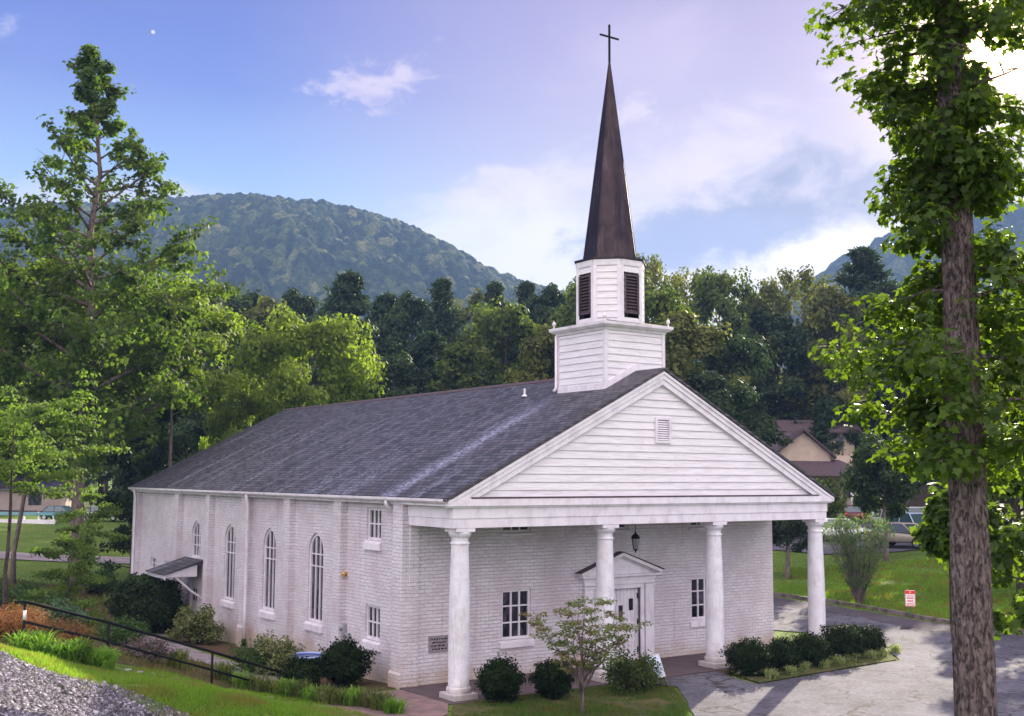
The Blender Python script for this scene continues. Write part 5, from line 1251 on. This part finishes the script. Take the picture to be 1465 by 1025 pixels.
# ================================================================== RAIL, SIGNS, TUB
rl = empty('handrail', (-8.73, 2.07, Hs(-8.73, 2.07)), 0, 'black two bar pipe handrail running down the grass bank to the church walk', 'railing')
o_ = Vector(rl.location)
tops = [P(36, 861, 3.05), P(156, 891, 2.45), P(304, 933, 1.55)]
posts = []
for (u, v, x, y) in ((36, 861, -11.5, 1.75), (156, 891, -8.75, 2.1), (304, 933, -5.9, 2.55)):
    d = ray(u, v); tt = ((x-CAM[0])*d[0]+(y-CAM[1])*d[1])/(d[0]**2+d[1]**2); p = CAM+d*tt; posts.append(Vector(p))
for p in posts:
    zb_ = Hs(p.x, p.y); MB().tube([Vector((p.x, p.y, zb_-.15))-o_, p-o_+Vector((0, 0, -.02))], .032, 10).build('post', m_black, rl, smooth=True)
end = Vector(P(402, 962, .95)); d = ray(402, 962); tt = ((-3.95-CAM[0])*d[0]+(3.3-CAM[1])*d[1])/(d[0]**2+d[1]**2); end = Vector(CAM+d*tt)
st_ = posts[0]+(posts[0]-posts[1]).normalized()*.25; st_.z = posts[0].z
MB().tube([st_-o_, posts[0]-o_, posts[1]-o_, posts[2]-o_, end-o_], .036, 10).build('top_rail', m_black, rl, smooth=True)
dn = Vector((0, 0, -.46)); MB().tube([posts[0]-o_+dn, posts[1]-o_+dn, posts[2]-o_+dn, (posts[2]*.35+end*.65)-o_+dn], .03, 10).build('lower_rail', m_black, rl, smooth=True)
pb = posts[0]-o_; MB().tube([pb+Vector((0, 0, -.42)), pb+Vector((0, 0, -.20))], .036, 10).build('band', m_trim, rl, smooth=True)
# stone edging below the rail
ed = MB(); rr = random.Random(9); path_ = [Vector((-9.3, 1.35)), Vector((-8.2, 1.45)), Vector((-7.0, 1.7)), Vector((-5.4, 2.0)), Vector((-4.3, 1.9))]
edg = empty('stone_edging', (-7, 1.7, Hs(-7, 1.7)), 0, 'line of small pale stones along the grass below the handrail', 'edging')
for i in range(len(path_)-1):
    a, b = path_[i], path_[i+1]; n = int((b-a).length/.28)
    for k in range(n):
        p = a+(b-a)*(k+rr.uniform(0, .4))/n; s_ = rr.uniform(.07, .12)
        M = Matrix.Translation((p.x+7, p.y-1.7, Hs(p.x, p.y)-edg.location.z+.01)) @ Matrix.Rotation(rr.uniform(0, 6), 4, 'Z') @ Matrix.Diagonal((s_*1.5, s_, s_*.6, 1))
        ed.lathe([(.6, -.5), (1, 0), (.75, .6), (.2, .8)], 7, M=M)
ob = ed.build('stone', mat('pale_stone', rough=.9, fn=noisy((.30, .28, .26), (.16, .15, .13), 6, .4)), edg); ob['kind'] = 'stuff'
# blue tub by the wall
tb_ = empty('tub', gnd(-1.55, 6.3), 0, 'blue plastic tub with a pale blue rim against the side wall', 'tub')
MB().lathe([(.42, 0), (.52, .55), (.54, .60), (.50, .60), (.40, .06)], 28, cap=False).build('body', mat('blue_plastic', (.05, .07, .22), .4), tb_, smooth=True)
b_ = MB(); b_.tube([(math.cos(i/28*6.2832)*.555, math.sin(i/28*6.2832)*.555, .61) for i in range(29)], .03, 8); b_.build('rim', mat('pale_blue_plastic', (.35, .48, .80), .4), tb_, smooth=True)
MB().lathe([(.0, .55), (.5, .55)], 28, cap=False).build('lid', mat('grey_blue_plastic', (.12, .14, .24), .5), tb_)
# white yard sign leaning among the plants
ys = empty('yard_sign', gnd(5.75, -1.75), 0, 'tilted white yard sign with small dark print at the edge of the front bed', 'sign')
pw = Vector((math.cos(rad(-25)), math.sin(rad(-25)), 0)); up_ = (Vector((0, 0, 1))-pw*.24+Vector((.1, .25, 0))).normalized(); nn_ = pw.cross(up_).normalized(); pw = up_.cross(nn_).normalized()
def sq(c0, c1, r0, r1, d0, d1, mb): 
    vs = [c*pw+r*up_+nn_*d+Vector((0, 0, .32)) for d in (d0, d1) for c, r in ((c0, r0), (c1, r0), (c1, r1), (c0, r1))]
    mb.add(vs, [(0,3,2,1),(4,5,6,7),(0,1,5,4),(1,2,6,5),(2,3,7,6),(3,0,4,7)])
a = MB(); sq(-.22, .22, -.02, .60, -.012, .012, a); a.build('board', mat('sign_white', (.62, .72, .92), .4), ys)
a = MB(); sq(.222, .25, -.04, .62, -.03, .02, a); sq(-.25, -.222, -.04, .62, -.03, .02, a); sq(-.221, .221, -.04, -.021, -.03, .02, a); sq(-.221, .221, .601, .62, -.03, .02, a); a.build('frame', m_trim, ys)
a = MB(); 
for c0, c1, r0 in ((-.02, .07, .44), (-.08, -.05, .33), (-.03, .09, .33), (.0, .06, .23)): sq(c0, c1, r0, r0+.06, .0125, .016, a)
t_ = a.build('print', m_dark, ys)
for c0 in (-.2, .18):
    a = MB(); sq(c0, c0+.02, -.32, 0, -.03, -.015, a); a.build('stake', m_black, ys)
# small parking sign on the right lawn
q = P(1303, 884, .15); sg = empty('parking_sign', gnd(q[0], q[1]), 0, 'small red and white rectangular sign on a thin green post on the right lawn', 'sign')
f_ = Vector((CAM[0]-q[0], CAM[1]-q[1], 0)).normalized(); ang = math.atan2(f_.y, f_.x)+rad(8); sg.rotation_euler = (0, 0, ang+math.pi/2)
MB().box((-.02, .0, -.1), (.02, .02, .72)).build('post', mat('green_post', (.05, .12, .05), .5), sg)
a = MB(); a.prism([(-.21, .52), (-.19, .50), (.19, .50), (.21, .52), (.21, 1.15), (.19, 1.17), (-.19, 1.17), (-.21, 1.15)], 'y', -.012, .0); a.build('board', mat('sign_face', (.80, .76, .80), .4), sg)
a = MB(); a.prism([(-.205, 1.02), (.205, 1.02), (.205, 1.15), (.19, 1.165), (-.19, 1.165), (-.205, 1.15)], 'y', -.017, -.0125)
for b in ((-.205, .505, -.19, 1.02), (.19, .505, .205, 1.02), (-.189, .505, .189, .52)): a.box((b[0], -.017, b[1]), (b[2], -.0125, b[3]))
m_red = mat('sign_red', (.70, .035, .03), .4); a.build('red_band', m_red, sg)
a = MB()
for r, (z0, h, ws) in enumerate([(.93, .025, [.12, .10]), (.82, .06, [.05, .05, .05, .05]), (.70, .06, [.06, .05, .06]), (.61, .025, [.08, .1, .06]), (.545, .03, [.1, .06, .09])]):
    x = -(sum(ws)+.02*(len(ws)-1))/2
    for w in ws: a.box((x, -.017, z0), (x+w, -.0125, z0+h)); x += w+.02
a.build('lettering', m_red, sg); a = MB().box((-.03, -.02, 1.07), (.03, -.0175, 1.12)); a.build('symbol', mat('sign_yellow', (.9, .6, .3), .4), sg)

# ================================================================== CARS
m_tyre = mat('tyre', (.015, .015, .016), .8); m_rim = mat('wheel_rim', (.45, .45, .46), .3, .8); m_win = mat('car_glass', (.04, .07, .08), .08, spec=.9)
def paint(name, c, metal=.3): return mat(name, c, .28, metal)
def car(loc, rz, body_m, label, suv=False, group='cars parked beyond the right lawn'):
    e = empty('parked_car', loc, rz, label, 'car', group)
    Z = .12 if suv else 0
    st = [(-2.25, .62, .42, .70), (-2.18, .80, .32, .86), (-1.7, .88, .28, .96), (-.9, .91, .25, .94), (.3, .91, .25, .92), (1.1, .90, .26, .88), (1.75, .85, .30, .80), (2.15, .72, .36, .70), (2.25, .55, .42, .62)]
    if suv: st = [(x, w, b+.1, t+.22) for x, w, b, t in st]
    sec = lambda x, w, b, t: [(x, -w*.86, b), (x, -w, b+.12), (x, -w, b+(t-b)*.62), (x, -w*.90, t-.03), (x, -w*.6, t), (x, w*.6, t), (x, w*.90, t-.03), (x, w, b+(t-b)*.62), (x, w, b+.12), (x, w*.86, b)]
    vs = []; fs = []; k = 10
    for s in st: vs += sec(*s)
    for i in range(len(st)-1):
        for j in range(k): fs.append((i*k+j, i*k+(j+1) % k, (i+1)*k+(j+1) % k, (i+1)*k+j))
    fs += [tuple(range(k))[::-1], tuple((len(st)-1)*k+j for j in range(k))]
    b = MB().add(vs, fs); o = b.build('body', body_m, e, smooth=True); sb_ = o.modifiers.new('s', 'SUBSURF'); sb_.levels = sb_.render_levels = 2
    tz = 1.42+(.28 if suv else 0); bz_ = .90+(.2 if suv else 0)
    c = MB(); xs = ((-1.75, -1.15, .35, 1.15) if not suv else (-2.05, -1.8, .45, 1.05))
    def cab(sx, zo, w): return [(xs[0], -w, bz_), (xs[3], -w, bz_), (xs[2], -w*.80, tz+zo), (xs[1], -w*.80, tz+zo), (xs[0], w, bz_), (xs[3], w, bz_), (xs[2], w*.80, tz+zo), (xs[1], w*.80, tz+zo)]
    c.add(cab(0, 0, .80), [(0, 1, 2, 3), (7, 6, 5, 4), (1, 5, 6, 2), (4, 0, 3, 7)]); c.build('window', m_win, e)
    r = MB(); w = .80
    r.add([(xs[1]-.06, -w*.82, tz-.03), (xs[2]+.06, -w*.82, tz-.03), (xs[2]-.05, -w*.7, tz+.035), (xs[1]+.05, -w*.7, tz+.035), (xs[1]-.06, w*.82, tz-.03), (xs[2]+.06, w*.82, tz-.03), (xs[2]-.05, w*.7, tz+.035), (xs[1]+.05, w*.7, tz+.035)], [(0,1,2,3),(7,6,5,4),(3,2,6,7),(1,5,6,2),(4,0,3,7)])
    for s in (-1, 1):
        for (xa, xb) in ((xs[0], xs[1]), (xs[3], xs[2]), (-.42, -.40)): r.tube([(xa, s*.805, bz_-.02), (xb, s*.65, tz)], .035, 6)
    r.build('roof', body_m, e)
    for x in (-1.38, 1.40):
        for s in (-1, 1):
            M = Matrix.Translation((x, s*.80, .32)) @ Matrix.Rotation(rad(90), 4, 'X')
            wv = MB().lathe([(.20, -.11), (.31, -.11), (.33, -.06), (.33, .06), (.31, .11), (.20, .11)], 24, M=M); wo_ = wv.build('wheel', m_tyre, e, smooth=True)
            MB().lathe([(.0, -.115 if s > 0 else .115), (.19, -.118 if s > 0 else .118), (.20, -.09 if s > 0 else .09)], 20, M=M, cap=False).build('rim', m_rim, wo_)
    dz = .22 if suv else 0
    for s in (-1, 1):
        MB().box((2.05, s*.66-.15, .60+dz), (2.235, s*.66+.15, .73+dz)).build('headlight', mat('headlight', (.7, .7, .7), .1), e, bevel=.03)
        MB().box((-2.27, s*.66-.13, .70+dz), (-2.12, s*.66+.13, .84+dz)).build('tail_light', m_red, e, bevel=.03)
    MB().box((2.2, -.38, .54+dz), (2.262, .38, .64+dz)).build('grille', m_black, e); MB().box((2.16, -.25, .40+dz), (2.285, .25, .50+dz)).build('number_plate', m_rim, e)
    return e
fa = math.atan2(-FWD[1], -FWD[0])
q = P(1300, 784, 1.85); c1 = gnd(q[0]+FWD[0]*.8, q[1]+FWD[1]*.8, .08); car(c1, fa+rad(38), paint('beige_paint', (.48, .40, .34)), 'beige sedan parked facing the lawn behind the dark leaved tree')
q = P(1345, 781, 1.9); car(gnd(q[0]+FWD[0]*4.6, q[1]+FWD[1]*4.6, .08), fa+rad(20), paint('silver_blue_paint', (.42, .50, .62)), 'silver blue people carrier parked behind the beige sedan', True)
q = AT(1335, 735, 88); car(gnd(q[0], q[1], .08), fa+rad(75), paint('pale_grey_paint', (.60, .64, .66)), 'pale grey car farther back above the beige sedan', True)
q = AT(1205, 760, 80); car(gnd(q[0], q[1], .08), fa+rad(70), paint('white_paint', (.72, .72, .74), 0), 'white car half hidden behind the vase shaped shrub')
q = AT(1278, 740, 90); car(gnd(q[0], q[1], .08), fa+rad(10), paint('light_silver_paint', (.62, .62, .66)), 'light silver car behind the dark leaved tree')
q = AT(1425, 765, 78); car(gnd(q[0], q[1], .08), fa+rad(60), paint('pearl_paint', (.70, .70, .72), 0), 'white car right of the near trunk', True)
q = AT(1218, 720, 98); car(gnd(q[0], q[1], .0), fa+rad(170), paint('dark_red_paint', (.16, .03, .04)), 'dark car with red tail lights beside the brown roofed house')
q = AT(88, 742, 124); car(gnd(q[0], q[1], .08), fa+rad(80), paint('dark_teal_paint', (.03, .09, .12)), 'dark teal car parked on the far street left of the tall trunk', group='cars on the far street')
q = AT(150, 742, 124); car(gnd(q[0], q[1], .08), fa+rad(80), paint('grey_street_paint', (.35, .38, .40)), 'grey car on the far street right of the tall trunk', group='cars on the far street')

# ================================================================== HOUSES
m_cream = mat('cream_render', rough=.8, fn=noisy((.60, .48, .38), (.50, .39, .31), 1.5, .2))
m_beige = mat('beige_wall', rough=.8, fn=noisy((.45, .36, .30), (.36, .28, .24), .8, .2))
hs = AT(1150, 700, 104); hz0 = Hs(hs[0], hs[1]); hyaw = -YAW+rad(8)
he = empty('house', (hs[0], hs[1], hz0), -YAW-rad(6), 'cream house with brown hipped and gabled roof behind the church', 'house')
def zat(v, D=104): return AT(1150, v, D)[2]-hz0
S_ = 104/FPX
w = MB(); gzp, gze = zat(617), zat(650)
w.box((-12, 0, -1), (5.2, 9, zat(652)))
x0, x1 = -2.3, 2.3
w.add([(x0, -.3, gze-1.2), (x1, -.3, gze-1.2), (x1, -.3, gze), (0, -.3, gzp-.1), (x0, -.3, gze)], [(0, 1, 2, 3, 4)])
w.build('wall', m_cream, he)
r = MB(); oh = .45; slp = (gzp-gze)/2.3
for s in (-1, 1):
    r.add([(s*(2.3+oh), -.75, gze-oh*slp), (0, -.75, gzp), (0, 8.5, gzp), (s*(2.3+oh), 8.5, gze-oh*slp), (s*(2.3+oh), -.75, gze-oh*slp+.2), (0, -.75, gzp+.22), (0, 8.5, gzp+.22), (s*(2.3+oh), 8.5, gze-oh*slp+.2)], [(0,1,2,3),(7,6,5,4),(0,4,5,1),(2,6,7,3),(3,7,4,0)])
rz2 = gzp+.05   # long ridge running left
r.add([(-12.6, -.0, gze-.6), (-.1, .0, gze-.6), (-.1, 4.5, rz2), (-12.6, 4.5, rz2), (-12.6, 9, gze-.6), (-.1, 9, gze-.6)], [(0, 1, 2, 3), (3, 2, 5, 4)])
r.build('roof', m_shingle2, he)
r = MB(); ez = zat(681); rz3 = zat(652)   # lower hipped roof on the right
r.add([(-4, -3.2, ez), (5.6, -3.2, ez), (5.6, 4.5, ez), (-4, 4.5, ez), (-3, .6, rz3), (2.6, .6, rz3-.1)], [(0, 1, 5, 4), (1, 2, 5), (2, 3, 4, 5), (0, 3, 2, 1)])
r.build('porch_roof', m_shingle2, he)
for x in (3.6, 5.2): MB().box((x-.12, -3.0, -.6), (x+.12, -2.76, ez)).build('porch_post', m_trim, he)
for x in (-1.2, 1.4, 3.4): MB().box((x, -.05, zat(712)), (x+.9, .02, zat(694))).build('window', m_glass, he)
# second pale building up in the trees, grey roofed shed at the right
q = AT(1172, 620, 118); z0 = Hs(q[0], q[1]); e = empty('house', (q[0], q[1], z0), -YAW, 'small pale house glimpsed among the trees above the brown roofed house', 'house')
h1 = AT(1172, 618, 118)[2]-z0; MB().box((-3.5, 0, -1), (3.5, 5, h1)).build('wall', m_cream, e)
MB().add([(-4.2, -.6, h1), (4.2, -.6, h1), (4.2, 2.5, h1+1.3), (-4.2, 2.5, h1+1.3), (-4.2, 5.6, h1), (4.2, 5.6, h1), (-4.2, -.6, h1-.15), (4.2, -.6, h1-.15)], [(0, 1, 2, 3), (3, 2, 5, 4), (6, 7, 1, 0)]).build('roof', m_shingle2, e)
for x in (-2.4, -.5, 1.6): MB().box((x, -.04, h1-1.7), (x+.8, .02, h1-.5)).build('window', m_glass, e)
q = AT(1342, 690, 112); z0 = Hs(q[0], q[1]); e = empty('shed', (q[0], q[1], z0), -YAW+.1, 'low grey roofed shed up the slope left of the near trunk', 'shed'); h1 = AT(1342, 682, 112)[2]-z0
MB().box((-3.4, 0, -1), (3.4, 4, h1)).build('wall', m_barkD, e); MB().add([(-3.9, -.6, h1), (3.9, -.6, h1), (3.9, 2, h1+1.5), (-3.9, 2, h1+1.5), (-3.9, 4.6, h1), (3.9, 4.6, h1), (-3.9, -.6, h1-.15), (3.9, -.6, h1-.15)], [(0, 1, 2, 3), (3, 2, 5, 4), (6, 7, 1, 0)]).build('roof', mat('grey_roof', rough=.8, fn=noisy((.30, .27, .30), (.20, .18, .20), 2)), e)
MB().box((-.6, -.05, -.5), (.5, .02, h1-.5)).build('door', m_dark, e)
# left: long beige building, fence, turquoise topped barrier
q = AT(10, 735, 140); z0 = Hs(q[0], q[1]); e = empty('house', (q[0], q[1], z0), -YAW+.15, 'long low beige building with dark blue roof beyond the left lawn', 'house'); h1 = AT(10, 696, 140)[2]-z0; h2 = AT(10, 683, 140)[2]-z0
MB().box((-14, 0, -1), (6.2, 10, h1)).build('wall', m_beige, e)
MB().add([(-14.6, -.8, h1-.1), (6.9, -.8, h1-.1), (6.9, 5, h2+1), (-14.6, 5, h2+1), (-14.6, 10.6, h1), (6.9, 10.6, h1), (-14.6, -.8, h1-.3), (6.9, -.8, h1-.3)], [(0, 1, 2, 3), (3, 2, 5, 4), (6, 7, 1, 0), (1, 5, 2)]).build('roof', mat('dark_blue_roof', rough=.7, fn=noisy((.06, .06, .12), (.04, .04, .08), 1)), e)
b = MB(); b.box((2.2, -.05, .6), (3.6, .02, 2.0)); b.box((-5, -.05, .6), (-3.4, .02, 2.0)); b.build('window', m_glass, e)
b = MB().box((-14, -.08, 2.25), (6.2, -.01, 2.4)); b.build('trim', m_trim, e)
q = AT(15, 742, 121); z0 = Hs(q[0], q[1]); e = empty('low_barrier', (q[0], q[1], z0), -YAW, 'long low white barrier with a turquoise top along the far street', 'barrier')
MB().box((-9, 0, .75), (4.3, .5, 1.0)).build('top', mat('turquoise_paint', (.14, .33, .38), .6), e); MB().box((-9, .05, -.1), (4.3, .4, .32)).build('base', m_trim, e)
for i in range(10): MB().box((-8.8+i*1.42, .1, .32), (-8.65+i*1.42, .3, .75)).build('post', m_trim, e)
q = AT(155, 735, 128); z0 = Hs(q[0], q[1]); e = empty('chain_link_fence', (q[0], q[1], z0), -YAW, 'grey wire fence beyond the far street behind the tall trunk', 'fence')
f = MB()
for i in range(40): f.tube([(-3.6+i*.2, 0, .1), (-3.6+i*.2, 0, 2.3)], .012, 4)
for z in (.3, .8, 1.3, 1.8): f.tube([(-3.6, 0, z), (4.4, 0, z)], .012, 4)
f.build('mesh_panel', m_rim, e)
for i in range(5): MB().tube([(-3.6+i*2, .05, -.3), (-3.6+i*2, .05, 2.45)], .05, 8).build('post', m_rim, e)
MB().tube([(-3.6, .05, 2.4), (4.4, .05, 2.4)], .04, 8).build('top_rail', m_rim, e)

# ================================================================== LOOSE GROUND COVER
def scatter_in(poly, n, rng, cond=None):
    xs = [p[0] for p in poly]; ys = [p[1] for p in poly]; out = np.zeros((0, 2))
    while len(out) < n:
        p = np.stack([rng.uniform(min(xs), max(xs), n*2), rng.uniform(min(ys), max(ys), n*2)], 1)
        k = inside(poly, p[:, 0], p[:, 1])
        if cond is not None: k &= cond(p)
        out = np.concatenate([out, p[k]])
    return out[:n]
def view_uv(p, z):
    d = np.stack([p[:, 0], p[:, 1], z], 1)-CAM; w = d @ _F; return 732.5+FPX*(d @ _R2)/w, 512.5-FPX*(d @ _U2)/w
def grass_patch(polys, n, seed, h, w, material, name='grass', label='short bright grass', avoid=(), dens=None):
    rng = np.random.default_rng(seed); P_ = []
    for poly, m in zip(polys, n):
        q = scatter_in(poly, m, rng, lambda p: ~np.any([inside(a, p[:, 0], p[:, 1]) for a in avoid], axis=0) if avoid else np.ones(len(p), bool)); P_.append(q)
    p = np.concatenate(P_); k = np.array([mnoise.noise(Vector((a*.5, b*.5, 3)))+.6*mnoise.noise(Vector((a*2.1, b*2.1, 7))) for a, b in p]); p = p[k > -.28]; k = k[k > -.28]
    z = H_np(p[:, 0], p[:, 1]); m = len(p); a = rng.uniform(0, 6.283, m); hh = h*rng.uniform(.5, 1.3, m)*(1+.7*k); ln = rng.normal(size=(m, 2))*h*.45
    dx, dy = np.cos(a)*w/2, np.sin(a)*w/2
    V = np.zeros((m, 3, 3)); V[:, 0] = np.stack([p[:, 0]-dx, p[:, 1]-dy, z-.01], 1); V[:, 1] = np.stack([p[:, 0]+dx, p[:, 1]+dy, z-.01], 1); V[:, 2] = np.stack([p[:, 0]+ln[:, 0], p[:, 1]+ln[:, 1], z+hh], 1)
    return tag(np_mesh(name, V.reshape(-1, 3), np.arange(m*3).reshape(m, 3), material), label, 'grass', kind='stuff')
def pq_(*uvz): return [tuple(P(u, v, z)[:2]) for u, v, z in uvz]
strip = pq_((-20, 900, 2.35), (60, 920, 2.2), (150, 947, 1.5), (300, 983, .5), (400, 990, .2), (560, 1030, 0), (520, 1100, .3), (300, 1060, 1.3), (250, 1030, 1.5), (170, 998, 1.75), (90, 966, 2.05), (-20, 926, 2.3))
grass_patch([strip], [75000], 1, .10, .022, L_grass, 'grass', 'bright short grass strip on the bank below the handrail')
gfront = frontbed
grass_patch([frontbed], [30000], 2, .09, .022, leaf('bed_grass', (.05, .11, .02), (.10, .17, .03), (.13, .13, .04), .4, nscale=1.0), 'grass', 'darker patchy grass in the bed in front of the porch')
rl_poly = [tuple(P(1110, 850, .15)[:2]), tuple(P(1305, 882, .2)[:2]), tuple(P(1480, 910, .2)[:2]), ab(38, 48, 0)[:2], ab(34, 63, 0)[:2], ab(16, 66, 0)[:2]]
grass_patch([rl_poly], [90000], 3, .16, .05, L_grass, 'grass', 'mown lawn rising beyond the kerb on the right')
lb_poly = [ab(-34, 70, 0)[:2], ab(-20, 62, 0)[:2], ab(-16, 118, 0)[:2], ab(-58, 118, 0)[:2]]
grass_patch([pq_((-20, 905, 2.3), (60, 925, 2.2), (120, 952, 2.0), (210, 985, 1.7), (310, 1020, 1.4), (200, 1040, 1.7), (80, 990, 2.1), (-20, 950, 2.4))], [2600], 14, .08, .02, L_lily2, 'weeds', 'thin weeds growing through the edge of the gravel')
grass_patch([rightbed], [9000], 4, .10, .022, L_lily2, 'grass', 'thin grass in the bed under the right clipped shrubs')
grass_patch([bankbed], [26000], 5, .16, .035, leaf('weed_blade', (.06, .10, .02), (.14, .16, .05), (.14, .08, .03), .35, nscale=1.2), 'ground_cover', 'low weeds and creeping plants on the brown bank', avoid=[sw])
# gravel stones
rng = np.random.default_rng(31); gv_ = scatter_in(gravel_poly, 90000, rng, lambda p: (lambda uv: (uv[0] > -60) & (uv[0] < 420) & (uv[1] < 1080) & (uv[1] > 850))(view_uv(p, H_np(p[:, 0], p[:, 1]))))
m = len(gv_); z = H_np(gv_[:, 0], gv_[:, 1])+.035; s = rng.gamma(2.6, .0075, m)+.008
O = np.array([(1, 0, 0), (0, 1, 0), (-1, 0, 0), (0, -1, 0), (0, 0, .75), (0, 0, -.6)]); F8 = np.array([(0, 1, 4), (1, 2, 4), (2, 3, 4), (3, 0, 4), (1, 0, 5), (2, 1, 5), (3, 2, 5), (0, 3, 5)])
a = rng.uniform(0, 6.283, m); st_ = rng.uniform(.6, 1.5, m); V = O[None]*s[:, None, None]*(1+rng.normal(size=(m, 6, 3))*.22); V[:, :, 0] *= st_[:, None]
x = V[:, :, 0]*np.cos(a)[:, None]-V[:, :, 1]*np.sin(a)[:, None]; y = V[:, :, 0]*np.sin(a)[:, None]+V[:, :, 1]*np.cos(a)[:, None]
til = rng.normal(size=(m, 1))*.35; V = np.stack([x+gv_[:, 0:1], y+gv_[:, 1:2], V[:, :, 2]+x*til+z[:, None]], 2)
tag(np_mesh('gravel', V.reshape(-1, 3), (F8[None]+np.arange(m)[:, None, None]*6).reshape(-1, 3), m_stone), 'loose grey and white gravel in the lower left corner', 'gravel', kind='stuff')
